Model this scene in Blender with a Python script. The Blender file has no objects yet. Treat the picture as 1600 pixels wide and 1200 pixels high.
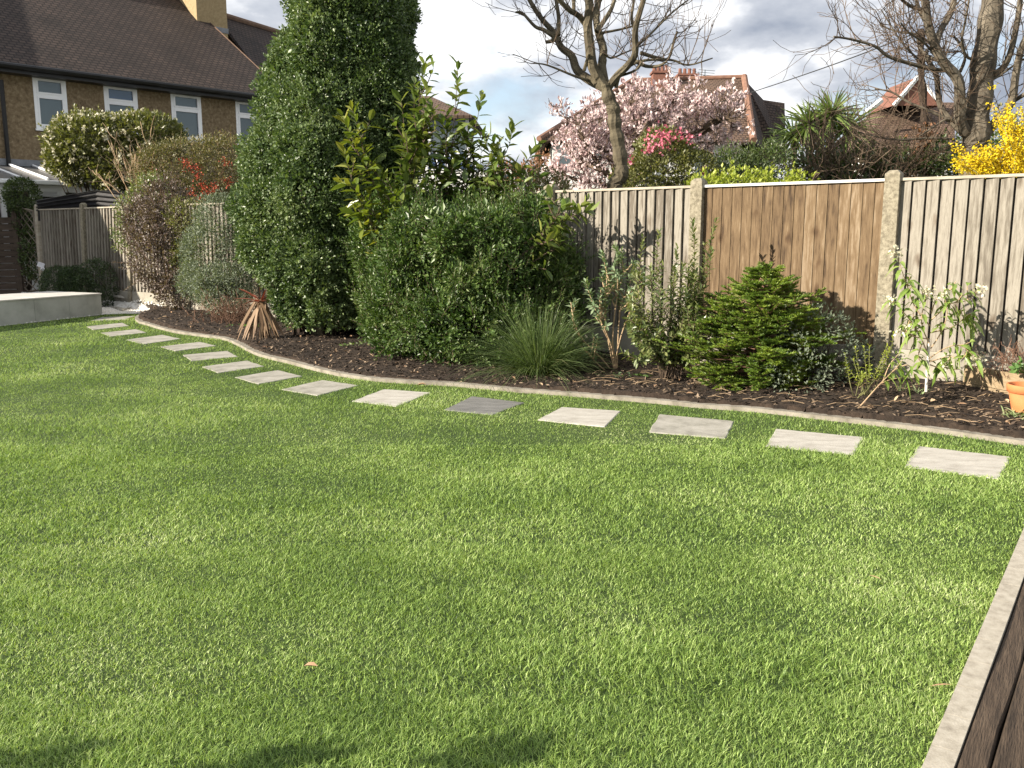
import bpy, math, random
import numpy as np
from mathutils import Vector
random.seed(7); RS = np.random.RandomState(11)
R = math.radians
# ---------------------------------------------------------------- camera, world, sun, exposure
scn = bpy.context.scene
F = 1390.0; CH = 1.45; PT = math.atan(235/F)
cd = bpy.data.cameras.new('camera'); cam = bpy.data.objects.new('camera', cd)
scn.collection.objects.link(cam); scn.camera = cam
cd.sensor_width = 36; cd.lens = F/1600*36; cd.clip_end = 2000; cd.clip_start = 0.05
cam.location = (0, 0, CH); cam.rotation_euler = (R(90)-PT, 0, 0)
SUN_EL = R(23.0); SH = (-0.93, -0.37)                 # horizontal direction towards the sun
n_ = math.hypot(*SH); SH = (SH[0]/n_, SH[1]/n_)
SD = Vector((SH[0]*math.cos(SUN_EL), SH[1]*math.cos(SUN_EL), math.sin(SUN_EL)))
sl = bpy.data.lights.new('sun', 'SUN'); so = bpy.data.objects.new('sun', sl); scn.collection.objects.link(so)
sl.energy = 5.0; sl.angle = R(0.55); sl.color = (1.0, 0.90, 0.76)
so.rotation_euler = SD.to_track_quat('Z', 'Y').to_euler(); so.location = (-20, -8, 20)
scn.view_settings.view_transform = 'Standard'; scn.view_settings.look = 'None'
scn.view_settings.exposure = 1.32; scn.view_settings.gamma = 1.0
W = bpy.data.worlds.new("World"); scn.world = W; W.use_nodes = True
wn = W.node_tree; wn.nodes.clear()
def wnode(t, **k):
    n = wn.nodes.new(t)
    for a, b in k.items(): setattr(n, a, b)
    return n
sky = wnode('ShaderNodeTexSky', sky_type='NISHITA', sun_disc=False)
sky.sun_elevation = SUN_EL; sky.sun_rotation = math.atan2(SH[0], SH[1]); sky.air_density = 1.2; sky.dust_density = 1.0
tc = wnode('ShaderNodeTexCoord')
mp = wnode('ShaderNodeMapping'); mp.inputs['Scale'].default_value = (1.0, 1.0, 2.0); mp.inputs['Location'].default_value = (0.35, 0.1, 0.2)
n1 = wnode('ShaderNodeTexNoise'); n1.inputs['Scale'].default_value = 2.9; n1.inputs['Detail'].default_value = 9; n1.inputs['Roughness'].default_value = 0.56; n1.inputs['Distortion'].default_value = 0.25
n2 = wnode('ShaderNodeTexNoise'); n2.inputs['Scale'].default_value = 5.2; n2.inputs['Detail'].default_value = 8; n2.inputs['Roughness'].default_value = 0.52
mp2 = wnode('ShaderNodeMapping'); mp2.inputs['Scale'].default_value = (1.0, 1.0, 2.2); mp2.inputs['Location'].default_value = (3.1, 1.7, 0.4)
wn.links.new(tc.outputs['Generated'], mp.inputs[0]); wn.links.new(tc.outputs['Generated'], mp2.inputs[0])
wn.links.new(mp.outputs[0], n1.inputs['Vector']); wn.links.new(mp2.outputs[0], n2.inputs['Vector'])
rc = wnode('ShaderNodeValToRGB')                        # cloud cover
rc.color_ramp.elements[0].position = 0.36; rc.color_ramp.elements[0].color = (0, 0, 0, 1)
rc.color_ramp.elements[1].position = 0.47; rc.color_ramp.elements[1].color = (1, 1, 1, 1)
rs = wnode('ShaderNodeValToRGB')                        # cloud brightness
rs.color_ramp.elements[0].position = 0.34; rs.color_ramp.elements[0].color = (1.55, 1.75, 2.15, 1)
rs.color_ramp.elements[1].position = 0.55; rs.color_ramp.elements[1].color = (5.4, 5.4, 5.4, 1)
e = rs.color_ramp.elements.new(0.45); e.color = (2.7, 2.85, 3.15, 1)
mx = wnode('ShaderNodeMix', data_type='RGBA')
bl = wnode('ShaderNodeMix', data_type='RGBA'); bl.inputs[0].default_value = 0.55; bl.inputs[7].default_value = (2.2, 2.7, 3.6, 1)
wn.links.new(sky.outputs[0], bl.inputs[6])
bg = wnode('ShaderNodeBackground'); bg.inputs['Strength'].default_value = 0.1
wo = wnode('ShaderNodeOutputWorld')
wn.links.new(n1.outputs['Fac'], rc.inputs[0]); wn.links.new(n2.outputs['Fac'], rs.inputs[0])
wn.links.new(rc.outputs[0], mx.inputs[0]); wn.links.new(bl.outputs[2], mx.inputs[6]); wn.links.new(rs.outputs[0], mx.inputs[7])
wn.links.new(mx.outputs[2], bg.inputs['Color']); wn.links.new(bg.outputs[0], wo.inputs['Surface'])

# ---------------------------------------------------------------- photo geometry helpers
_c, _s = math.cos(PT), math.sin(PT)
def ray(x, y):
    a = (x-800)/F; b = -(y-600)/F
    return (a, _c+b*_s, -_s+b*_c)
GY0, GM = 7.5, 0.014
def G(x, y, z=0.0):
    r = ray(x, y); t = (z-CH)/r[2]
    if r[1]*t > GY0: t = (z-GM*GY0-CH)/(r[2]-GM*r[1])
    return (r[0]*t, r[1]*t)
def gz(y): return GM*np.maximum(0.0, np.asarray(y, float)-GY0)      # the garden rises gently towards its far end
def PX(x, y, Y):
    r = ray(x, y); t = Y/r[1]; return np.array((r[0]*t, Y, CH+r[2]*t))

# ---------------------------------------------------------------- object helpers
def link(o, parent=None):
    scn.collection.objects.link(o)
    if parent is not None:
        o.parent = parent
    return o
def tag(o, label=None, cat=None, group=None, kind=None):
    if label: o['label'] = label
    if cat: o['category'] = cat
    if group: o['group'] = group
    if kind: o['kind'] = kind
    return o
def empty(name, loc, label, cat, group=None, rz=0):
    o = bpy.data.objects.new(name, None); o.location = loc; o.rotation_euler = (0, 0, rz); link(o)
    bpy.context.view_layer.update
    return tag(o, label, cat, group)
def npmesh(name, V, faces_n, idx, mat, parent=None, smooth=False, world=True):
    """V (n,3), faces_n = verts per face array, idx = flat loop indices"""
    V = np.asarray(V, dtype=np.float32)
    if parent is not None and world:
        V = V - np.array(parent.location, dtype=np.float32)
    me = bpy.data.meshes.new(name)
    me.vertices.add(len(V)); me.vertices.foreach_set('co', V.ravel())
    me.loops.add(len(idx)); me.loops.foreach_set('vertex_index', np.asarray(idx, dtype=np.int32))
    fn = np.asarray(faces_n, dtype=np.int32); st = np.concatenate([[0], np.cumsum(fn)[:-1]]).astype(np.int32)
    me.polygons.add(len(fn)); me.polygons.foreach_set('loop_start', st); me.polygons.foreach_set('loop_total', fn)
    me.polygons.foreach_set('use_smooth', np.full(len(fn), bool(smooth)))
    me.update(calc_edges=True); me.materials.append(mat)
    o = bpy.data.objects.new(name, me); return link(o, parent)
class MB:
    def __init__(s): s.v = []; s.f = []
    def add(s, vs, fs):
        k = len(s.v); s.v += [tuple(map(float, p)) for p in vs]; s.f += [tuple(i+k for i in q) for q in fs]; return s
    def hexa(s, p):      # 8 points: bottom 4 ccw, top 4 ccw
        return s.add(p, [(3,2,1,0),(4,5,6,7),(0,1,5,4),(1,2,6,5),(2,3,7,6),(3,0,4,7)])
    def box(s, c, d, ux=(1,0,0), uy=(0,1,0)):   # centre, sizes, axes
        c = np.array(c, float); ux = np.array(ux, float); uy = np.array(uy, float); uz = np.cross(ux, uy)
        P = []
        for z in (-.5, .5):
            for a, b in ((-.5,-.5),(.5,-.5),(.5,.5),(-.5,.5)):
                P.append(c+ux*a*d[0]+uy*b*d[1]+uz*z*d[2])
        return s.hexa(P)
    def prism(s, poly, z0, z1):
        n = len(poly)
        vs = [(p[0], p[1], z0) for p in poly]+[(p[0], p[1], z1) for p in poly]
        return s.add(vs, [tuple(range(n-1,-1,-1)), tuple(range(n,2*n))]+[(i,(i+1)%n,n+(i+1)%n,n+i) for i in range(n)])
    def tube(s, pts, rad, sides=6, caps=True):
        pts = [np.array(p, float) for p in pts]; n = len(pts); k = len(s.v)
        up = np.array((0.13,0.21,1.0))
        for i in range(n):
            d = pts[min(i+1,n-1)]-pts[max(i-1,0)]; L = np.linalg.norm(d); d = d/(L if L>1e-9 else 1)
            a = np.cross(d, up)
            if np.linalg.norm(a) < 1e-3: a = np.cross(d, (1,0,0))
            a /= np.linalg.norm(a); b = np.cross(d, a)
            r = rad[i] if hasattr(rad, '__len__') else rad
            for j in range(sides):
                t = 2*math.pi*j/sides
                s.v.append(tuple(pts[i]+r*(math.cos(t)*a+math.sin(t)*b)))
        for i in range(n-1):
            for j in range(sides):
                j2 = (j+1)%sides
                s.f.append((k+i*sides+j, k+i*sides+j2, k+(i+1)*sides+j2, k+(i+1)*sides+j))
        if caps:
            s.f.append(tuple(k+j for j in range(sides-1,-1,-1))); s.f.append(tuple(k+(n-1)*sides+j for j in range(sides)))
        return s
    def build(s, name, mat, parent=None, smooth=False, bevel=0):
        V = np.array(s.v, dtype=np.float32)
        idx = [i for f in s.f for i in f]; fn = [len(f) for f in s.f]
        o = npmesh(name, V, fn, idx, mat, parent, smooth)
        if bevel:
            m = o.modifiers.new('bevel', 'BEVEL'); m.width = bevel; m.segments = 2; m.limit_method = 'ANGLE'; m.angle_limit = R(40)
        return o

# ---------------------------------------------------------------- materials
def newmat(name):
    m = bpy.data.materials.new(name); m.use_nodes = True; nt = m.node_tree; nt.nodes.clear()
    out = nt.nodes.new('ShaderNodeOutputMaterial'); return m, nt, out
def ramp(nt, cols, poss=None):
    r = nt.nodes.new('ShaderNodeValToRGB'); cr = r.color_ramp
    n = len(cols); poss = poss or [i/(n-1) for i in range(n)]
    cr.elements[0].position = poss[0]; cr.elements[0].color = (*cols[0], 1)
    cr.elements[1].position = poss[-1]; cr.elements[1].color = (*cols[-1], 1)
    for p, c in list(zip(poss, cols))[1:-1]:
        e = cr.elements.new(p); e.color = (*c, 1)
    return r
def leafmat(name, cols, rough=0.45, trans=0.3, spec=0.5, tcol=None, nscale=0.8, nmix=0.35, poss=None):
    m, nt, out = newmat(name); L = nt.links
    g = nt.nodes.new('ShaderNodeNewGeometry'); tcn = nt.nodes.new('ShaderNodeTexCoord')
    no = nt.nodes.new('ShaderNodeTexNoise'); no.inputs['Scale'].default_value = nscale; no.inputs['Detail'].default_value = 4
    L.new(tcn.outputs['Object'], no.inputs['Vector'])
    mixf = nt.nodes.new('ShaderNodeMix'); mixf.inputs[0].default_value = nmix
    L.new(g.outputs['Random Per Island'], mixf.inputs[2])
    st = nt.nodes.new('ShaderNodeMapRange'); st.inputs[1].default_value = 0.3; st.inputs[2].default_value = 0.7
    L.new(no.outputs['Fac'], st.inputs[0]); L.new(st.outputs[0], mixf.inputs[3])
    r = ramp(nt, cols, poss); L.new(mixf.outputs[0], r.inputs[0])
    p = nt.nodes.new('ShaderNodeBsdfPrincipled'); p.inputs['Roughness'].default_value = rough; p.inputs['Specular IOR Level'].default_value = spec
    L.new(r.outputs[0], p.inputs['Base Color'])
    t = nt.nodes.new('ShaderNodeBsdfTranslucent')
    tm = nt.nodes.new('ShaderNodeMix'); tm.data_type = 'RGBA'; tm.blend_type = 'MULTIPLY'; tm.inputs[0].default_value = 1
    tm.inputs[7].default_value = (*(tcol or (1.5, 1.6, 0.6)), 1); L.new(r.outputs[0], tm.inputs[6]); L.new(tm.outputs[2], t.inputs['Color'])
    ms = nt.nodes.new('ShaderNodeMixShader'); ms.inputs[0].default_value = trans
    L.new(p.outputs[0], ms.inputs[1]); L.new(t.outputs[0], ms.inputs[2]); L.new(ms.outputs[0], out.inputs['Surface'])
    return m
def surfmat(name, cols, scale=3, stretch=(1,1,1), rough=0.8, bump=0.3, bscale=30, island=0.0, detail=6, spec=0.3, poss=None, dist=0.02, rot=0, knots=0):
    m, nt, out = newmat(name); L = nt.links
    tcn = nt.nodes.new('ShaderNodeTexCoord'); mp = nt.nodes.new('ShaderNodeMapping'); mp.inputs['Scale'].default_value = stretch
    if rot: mp.vector_type = 'TEXTURE'; mp.inputs['Rotation'].default_value = (0, 0, rot); mp.inputs['Scale'].default_value = tuple(1/v for v in stretch)
    L.new(tcn.outputs['Object'], mp.inputs[0])
    no = nt.nodes.new('ShaderNodeTexNoise'); no.inputs['Scale'].default_value = scale; no.inputs['Detail'].default_value = detail; no.inputs['Roughness'].default_value = 0.62
    g = nt.nodes.new('ShaderNodeNewGeometry')
    if island > 0:
        ad = nt.nodes.new('ShaderNodeVectorMath'); ad.operation = 'SCALE'; ad.inputs[0].default_value = (13, 29, 7)
        L.new(g.outputs['Random Per Island'], ad.inputs['Scale'])
        a2 = nt.nodes.new('ShaderNodeVectorMath'); a2.operation = 'ADD'; L.new(mp.outputs[0], a2.inputs[0]); L.new(ad.outputs[0], a2.inputs[1])
        vec = a2.outputs[0]
    else: vec = mp.outputs[0]
    L.new(vec, no.inputs['Vector'])
    st = nt.nodes.new('ShaderNodeMapRange'); st.inputs[1].default_value = 0.28; st.inputs[2].default_value = 0.72
    L.new(no.outputs['Fac'], st.inputs[0])
    f = st.outputs[0]
    if island > 0:
        mi = nt.nodes.new('ShaderNodeMix'); mi.inputs[0].default_value = island
        L.new(f, mi.inputs[2]); L.new(g.outputs['Random Per Island'], mi.inputs[3]); f = mi.outputs[0]
    r = ramp(nt, cols, poss); L.new(f, r.inputs[0])
    p = nt.nodes.new('ShaderNodeBsdfPrincipled'); p.inputs['Roughness'].default_value = rough; p.inputs['Specular IOR Level'].default_value = spec
    if knots:
        vo = nt.nodes.new('ShaderNodeTexVoronoi'); vo.inputs['Scale'].default_value = knots; vo.inputs['Randomness'].default_value = 1.0
        m2 = nt.nodes.new('ShaderNodeMapping'); m2.inputs['Scale'].default_value = (1,1,0.55); L.new(tcn.outputs['Object'], m2.inputs[0])
        wp = nt.nodes.new('ShaderNodeTexNoise'); wp.inputs['Scale'].default_value = 9; L.new(m2.outputs[0], wp.inputs['Vector'])
        wa = nt.nodes.new('ShaderNodeVectorMath'); wa.operation = 'MULTIPLY_ADD'; wa.inputs[1].default_value = (.09,.09,.09); L.new(wp.outputs['Color'], wa.inputs[0]); L.new(m2.outputs[0], wa.inputs[2])
        L.new(wa.outputs[0], vo.inputs['Vector'])
        kr = ramp(nt, [(0.30,0.24,0.20),(0.62,0.55,0.5),(1,1,1)], [0.03,0.12,0.22]); L.new(vo.outputs['Distance'], kr.inputs[0])
        km = nt.nodes.new('ShaderNodeMix'); km.data_type = 'RGBA'; km.blend_type = 'MULTIPLY'; km.inputs[0].default_value = 0.85
        L.new(r.outputs[0], km.inputs[6]); L.new(kr.outputs[0], km.inputs[7]); L.new(km.outputs[2], p.inputs['Base Color'])
    else: L.new(r.outputs[0], p.inputs['Base Color'])
    if bump:
        nb = nt.nodes.new('ShaderNodeTexNoise'); nb.inputs['Scale'].default_value = bscale; nb.inputs['Detail'].default_value = 5
        L.new(vec, nb.inputs['Vector'])
        b = nt.nodes.new('ShaderNodeBump'); b.inputs['Strength'].default_value = bump; b.inputs['Distance'].default_value = dist
        L.new(nb.outputs['Fac'], b.inputs['Height']); L.new(b.outputs[0], p.inputs['Normal'])
    L.new(p.outputs[0], out.inputs['Surface']); return m
def glassmat(name, col, rough=0.08):
    m, nt, out = newmat(name); p = nt.nodes.new('ShaderNodeBsdfPrincipled')
    p.inputs['Base Color'].default_value = (*col, 1); p.inputs['Roughness'].default_value = rough; p.inputs['Specular IOR Level'].default_value = 0.7
    no = nt.nodes.new('ShaderNodeTexNoise'); no.inputs['Scale'].default_value = 1.5
    b = nt.nodes.new('ShaderNodeBump'); b.inputs['Strength'].default_value = 0.05; nt.links.new(no.outputs['Fac'], b.inputs['Height']); nt.links.new(b.outputs[0], p.inputs['Normal'])
    nt.links.new(p.outputs[0], out.inputs['Surface']); return m
def tilemat(name, cols, rowz=0.13, bump=1.0):
    """roof tiles: rows follow height (object z), staggered joints from brick texture in slope space given by UV"""
    m, nt, out = newmat(name); L = nt.links
    uv = nt.nodes.new('ShaderNodeTexCoord')
    br = nt.nodes.new('ShaderNodeTexBrick'); br.inputs['Scale'].default_value = 1.0
    br.inputs['Brick Width'].default_value = 0.17; br.inputs['Row Height'].default_value = rowz; br.inputs['Mortar Size'].default_value = 0.02; br.inputs['Mortar Smooth'].default_value = 0.4
    br.inputs['Color1'].default_value = (0,0,0,1); br.inputs['Color2'].default_value = (1,1,1,1); br.inputs['Mortar'].default_value = (0.0,0,0,1)
    L.new(uv.outputs['UV'], br.inputs['Vector'])
    no = nt.nodes.new('ShaderNodeTexNoise'); no.inputs['Scale'].default_value = 0.9; no.inputs['Detail'].default_value = 8; no.inputs['Roughness'].default_value = 0.7
    L.new(uv.outputs['Object'], no.inputs['Vector'])
    st = nt.nodes.new('ShaderNodeMapRange'); st.inputs[1].default_value = 0.3; st.inputs[2].default_value = 0.7; L.new(no.outputs['Fac'], st.inputs[0])
    mi = nt.nodes.new('ShaderNodeMix'); mi.inputs[0].default_value = 0.4
    rgb = nt.nodes.new('ShaderNodeRGBToBW'); L.new(br.outputs['Color'], rgb.inputs[0])
    L.new(st.outputs[0], mi.inputs[2]); L.new(rgb.outputs[0], mi.inputs[3])
    r = ramp(nt, cols); L.new(mi.outputs[0], r.inputs[0])
    mm = nt.nodes.new('ShaderNodeMix'); mm.data_type = 'RGBA'; mm.blend_type = 'MULTIPLY'; mm.inputs[7].default_value = (0.35,0.33,0.32,1)
    L.new(br.outputs['Fac'], mm.inputs[0]); L.new(r.outputs[0], mm.inputs[6])
    p = nt.nodes.new('ShaderNodeBsdfPrincipled'); p.inputs['Roughness'].default_value = 0.85; p.inputs['Specular IOR Level'].default_value = 0.25
    L.new(mm.outputs[2], p.inputs['Base Color'])
    sx = nt.nodes.new('ShaderNodeSeparateXYZ'); L.new(uv.outputs['UV'], sx.inputs[0])
    dv = nt.nodes.new('ShaderNodeMath'); dv.operation = 'DIVIDE'; dv.inputs[1].default_value = rowz; L.new(sx.outputs[1], dv.inputs[0])
    fr = nt.nodes.new('ShaderNodeMath'); fr.operation = 'FRACT'; L.new(dv.outputs[0], fr.inputs[0])
    inv = nt.nodes.new('ShaderNodeMath'); inv.operation = 'SUBTRACT'; inv.inputs[0].default_value = 1.0; L.new(fr.outputs[0], inv.inputs[1])
    ad = nt.nodes.new('ShaderNodeMath'); ad.operation = 'ADD'; L.new(inv.outputs[0], ad.inputs[0])
    ml = nt.nodes.new('ShaderNodeMath'); ml.operation = 'MULTIPLY'; ml.inputs[1].default_value = 0.5; L.new(rgb.outputs[0], ml.inputs[0]); L.new(ml.outputs[0], ad.inputs[1])
    b = nt.nodes.new('ShaderNodeBump'); b.inputs['Strength'].default_value = bump; b.inputs['Distance'].default_value = 0.03
    L.new(ad.outputs[0], b.inputs['Height']); L.new(b.outputs[0], p.inputs['Normal'])
    L.new(p.outputs[0], out.inputs['Surface']); return m

M = {}
M['soil'] = surfmat('soil', [(0.010,0.007,0.005),(0.028,0.019,0.013),(0.055,0.038,0.026)], 8, bump=0.6, bscale=40, rough=0.95)
M['ground'] = surfmat('ground_earth', [(0.05,0.055,0.025),(0.08,0.09,0.035),(0.10,0.085,0.05)], 1.2, rough=0.95)
M['lawnsoil'] = surfmat('lawn_thatch', [(0.018,0.032,0.007),(0.035,0.06,0.012),(0.06,0.09,0.02)], 25, rough=0.9, bump=0.5, bscale=90)
M['slab'] = surfmat('sandstone', [(0.17,0.16,0.135),(0.29,0.277,0.24),(0.37,0.352,0.315)], 5, rough=0.75, bump=0.25, bscale=14, dist=0.01)
M['slabw'] = surfmat('sandstone_pale', [(0.27,0.25,0.215),(0.38,0.36,0.32),(0.45,0.43,0.385)], 4.5, stretch=(1,2.5,1), rough=0.75, bump=0.25, bscale=14, dist=0.01)
M['slabd'] = surfmat('slate_grey', [(0.10,0.10,0.095),(0.15,0.147,0.14),(0.21,0.206,0.197)], 4, stretch=(1,3,1), rough=0.7, bump=0.25, bscale=14, dist=0.01)
M['kerb'] = surfmat('concrete_edging', [(0.12,0.107,0.085),(0.22,0.20,0.163),(0.29,0.265,0.222)], 9, rough=0.85, bump=0.35, bscale=90, dist=0.004)
M['kerb2'] = surfmat('sawn_stone', [(0.22,0.195,0.155),(0.33,0.30,0.245),(0.40,0.37,0.31)], 22, rough=0.85, bump=0.4, bscale=160, dist=0.003)
M['mortar'] = surfmat('mortar', [(0.20,0.18,0.15),(0.28,0.26,0.22)], 20, rough=0.9)
M['conc'] = surfmat('concrete_post', [(0.12,0.105,0.075),(0.20,0.178,0.13),(0.28,0.252,0.19)], 30, rough=0.9, bump=0.7, bscale=110, dist=0.006, poss=[0.15,0.5,0.9])
M['gravelboard'] = surfmat('concrete_board', [(0.17,0.155,0.125),(0.27,0.25,0.205),(0.34,0.315,0.265)], 5, rough=0.9, bump=0.4, bscale=60, dist=0.004)
M['wgrey'] = surfmat('weathered_timber', [(0.055,0.047,0.038),(0.125,0.110,0.088),(0.24,0.221,0.186),(0.095,0.080,0.062),(0.22,0.203,0.172)], 5, stretch=(7,7,0.8), rough=0.85, bump=0.6, bscale=16, island=0.5, dist=0.006, knots=4.5)
M['wbrown'] = surfmat('brown_timber', [(0.030,0.018,0.010),(0.095,0.062,0.033),(0.138,0.094,0.052),(0.24,0.185,0.125)], 5, stretch=(6,6,0.8), knots=5.0, rough=0.85, bump=0.5, bscale=16, island=0.3, dist=0.005, poss=[0.12,0.38,0.62,0.95])
M['wcap'] = surfmat('weathered_capping', [(0.24,0.21,0.16),(0.42,0.38,0.31)], 6, stretch=(1,1,4), rough=0.85)
M['wcapw'] = surfmat('bleached_capping', [(0.50,0.48,0.45),(0.66,0.64,0.61)], 6, rough=0.8)
M['wdark'] = surfmat('dark_timber', [(0.035,0.026,0.02),(0.08,0.06,0.045)], 5, stretch=(1,1,6), rough=0.9)
M['trell'] = surfmat('trellis_timber', [(0.12,0.10,0.075),(0.22,0.19,0.15)], 5, rough=0.9)
M['sleeper'] = surfmat('railway_sleeper', [(0.014,0.010,0.007),(0.06,0.042,0.028),(0.115,0.083,0.056)], 4, rot=math.atan2(0.845,0.535), stretch=(1,11,9), rough=0.85, bump=0.7, bscale=20, dist=0.012, island=0.2)
M['planter'] = surfmat('planter_timber', [(0.13,0.095,0.055),(0.24,0.18,0.11),(0.31,0.24,0.16)], 4, rot=math.atan2(-0.55,0.83), stretch=(1,4,9), rough=0.85, bump=0.4, bscale=15, dist=0.005, island=0.2)
M['bark'] = surfmat('bark_olive', [(0.035,0.029,0.019),(0.095,0.08,0.052),(0.165,0.142,0.094)], 7, stretch=(1,1,0.5), rough=0.9, bump=0.9, bscale=22, dist=0.02)
M['bark2'] = surfmat('bark_grey', [(0.035,0.029,0.022),(0.10,0.085,0.063),(0.175,0.15,0.113)], 6, stretch=(1,1,0.6), rough=0.9, bump=0.8, bscale=14, dist=0.02)
M['twig'] = surfmat('twig_brown', [(0.055,0.038,0.025),(0.125,0.09,0.062)], 6, rough=0.85, bump=0)
M['twigr'] = surfmat('twig_reddish', [(0.10,0.05,0.032),(0.20,0.12,0.08)], 6, rough=0.85, bump=0)
M['twigp'] = surfmat('twig_pale', [(0.28,0.19,0.11),(0.45,0.33,0.21)], 6, rough=0.8, bump=0)
M['stemg'] = surfmat('stem_green', [(0.10,0.11,0.04),(0.20,0.19,0.08)], 6, rough=0.7, bump=0)
M['cream_bark'] = surfmat('pale_bark', [(0.40,0.36,0.30),(0.62,0.59,0.54)], 9, rough=0.8, bump=0.2)
M['barkdark'] = surfmat('bark_dark', [(0.02,0.014,0.01),(0.06,0.042,0.03)], 6, rough=0.95, bump=0.8, bscale=20)
M['render'] = surfmat('pebbledash', [(0.09,0.064,0.036),(0.185,0.137,0.08),(0.30,0.235,0.15)], 14, rough=0.95, bump=0.8, bscale=45, dist=0.02, detail=8)
M['chim'] = surfmat('chimney_render', [(0.23,0.17,0.09),(0.33,0.255,0.145)], 12, rough=0.95, bump=0.6, bscale=40)
M['whitewall'] = surfmat('white_render', [(0.60,0.60,0.57),(0.76,0.76,0.73)], 3, rough=0.85, bump=0.1)
M['upvc'] = surfmat('white_plastic', [(0.74,0.75,0.76),(0.80,0.81,0.82)], 3, rough=0.35, bump=0, spec=0.5)
M['glass'] = glassmat('window_glass', (0.07,0.09,0.10))
M['glassb'] = glassmat('blue_glass', (0.035,0.06,0.12))
M['glassd'] = glassmat('dark_glass', (0.03,0.033,0.03))
M['croof'] = glassmat('roof_sheet', (0.13,0.125,0.12), 0.35)
M['black'] = surfmat('black_fabric', [(0.006,0.006,0.008),(0.016,0.016,0.02)], 6, rough=0.45, bump=0.2, bscale=6)
M['gutter'] = surfmat('black_gutter', [(0.008,0.008,0.008),(0.018,0.018,0.018)], 6, rough=0.4, bump=0)
M['tile'] = tilemat('brown_roof_tiles', [(0.020,0.014,0.011),(0.045,0.031,0.025),(0.08,0.055,0.043)])
M['tileo'] = tilemat('russet_roof_tiles', [(0.075,0.05,0.035),(0.13,0.085,0.06),(0.18,0.115,0.08)], 0.14)
M['ridge'] = surfmat('ridge_tile', [(0.14,0.075,0.052),(0.23,0.13,0.09)], 6, rough=0.85)
M['ridged'] = surfmat('ridge_tile_dark', [(0.09,0.055,0.04),(0.17,0.11,0.075)], 6, rough=0.85)
M['lead'] = surfmat('lead_flashing', [(0.12,0.13,0.14),(0.22,0.23,0.25)], 6, rough=0.6)
M['brick'] = surfmat('red_brick', [(0.12,0.055,0.04),(0.22,0.105,0.075)], 10, rough=0.9)
M['terra'] = surfmat('terracotta', [(0.42,0.14,0.05),(0.55,0.20,0.08)], 6, rough=0.75, bump=0.15, bscale=60, dist=0.003)
M['porc'] = surfmat('porcelain_riser', [(0.30,0.30,0.275),(0.42,0.42,0.39),(0.50,0.50,0.47)], 3, rough=0.55, bump=0.05)
M['porct'] = surfmat('porcelain_top', [(0.46,0.44,0.40),(0.60,0.58,0.54)], 5, rough=0.5, bump=0.05)
M['pebble'] = surfmat('white_pebbles', [(0.55,0.53,0.48),(0.78,0.76,0.72)], 9, rough=0.8, bump=0, island=0.7)
M['bag'] = surfmat('white_plastic_tag', [(0.55,0.55,0.58),(0.7,0.7,0.74)], 9, rough=0.5, bump=0)
M['zinc'] = surfmat('grey_metal', [(0.09,0.11,0.12),(0.14,0.165,0.18)], 3, rough=0.45, bump=0.05)
M['tank'] = surfmat('black_plastic', [(0.006,0.006,0.006),(0.014,0.014,0.014)], 6, rough=0.4, bump=0)
M['cable'] = surfmat('cable', [(0.02,0.02,0.02),(0.04,0.04,0.04)], 6, rough=0.6, bump=0)
M['cablew'] = surfmat('pale_cable', [(0.3,0.3,0.3),(0.4,0.4,0.4)], 6, rough=0.6, bump=0)
M['mulch'] = surfmat('bark_chips', [(0.008,0.006,0.005),(0.022,0.015,0.011),(0.070,0.049,0.034),(0.30,0.225,0.155)], 9, rough=0.85, bump=0, island=0.9, poss=[0.08,0.40,0.72,1.0])
M['litter'] = surfmat('dead_leaves', [(0.13,0.075,0.045),(0.30,0.19,0.11),(0.50,0.37,0.24)], 9, rough=0.8, bump=0, island=0.8)
M['grass'] = leafmat('lawn_grass', [(0.042,0.085,0.016),(0.185,0.295,0.062),(0.340,0.455,0.128),(0.63,0.68,0.40)], 0.5, 0.32, 0.35, (1.3,1.3,0.55), nscale=0.9, nmix=0.40, poss=[0.12,0.42,0.72,1.0])
# foliage
M['pitto'] = leafmat('pittosporum_leaf', [(0.024,0.050,0.014),(0.062,0.104,0.034),(0.130,0.182,0.070),(0.24,0.29,0.14)], 0.42, 0.18, 0.5, nscale=1.2)
M['choisya'] = leafmat('evergreen_leaf', [(0.018,0.040,0.008),(0.046,0.088,0.018),(0.088,0.142,0.034),(0.18,0.21,0.08)], 0.42, 0.18, 0.4, nscale=1.5)
M['magno'] = leafmat('large_glossy_leaf', [(0.045,0.085,0.018),(0.085,0.13,0.028),(0.15,0.19,0.045),(0.24,0.25,0.07)], 0.36, 0.25, 0.5)
M['magnoy'] = leafmat('yellowing_glossy_leaf', [(0.06,0.10,0.02),(0.13,0.165,0.03),(0.25,0.24,0.045)], 0.36, 0.3, 0.5)
M['nand'] = leafmat('bronze_green_leaf', [(0.05,0.085,0.025),(0.12,0.155,0.05),(0.22,0.23,0.09),(0.27,0.10,0.05)], 0.35, 0.25, 0.6, poss=[0,0.4,0.85,1.0])
M['silver'] = leafmat('silvery_leaf', [(0.10,0.15,0.08),(0.17,0.23,0.13),(0.26,0.32,0.20)], 0.6, 0.25, 0.3)
M['greyleaf'] = leafmat('grey_green_leaf', [(0.07,0.09,0.06),(0.14,0.17,0.12),(0.23,0.26,0.19)], 0.6, 0.2, 0.3)
M['purple'] = leafmat('dull_purple_leaf', [(0.05,0.034,0.03),(0.12,0.088,0.075),(0.22,0.175,0.15)], 0.45, 0.2, 0.5)
M['fir'] = leafmat('fir_needle', [(0.035,0.080,0.016),(0.12,0.19,0.024),(0.29,0.35,0.045)], 0.45, 0.2, 0.5, nscale=4, nmix=0.5)
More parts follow.
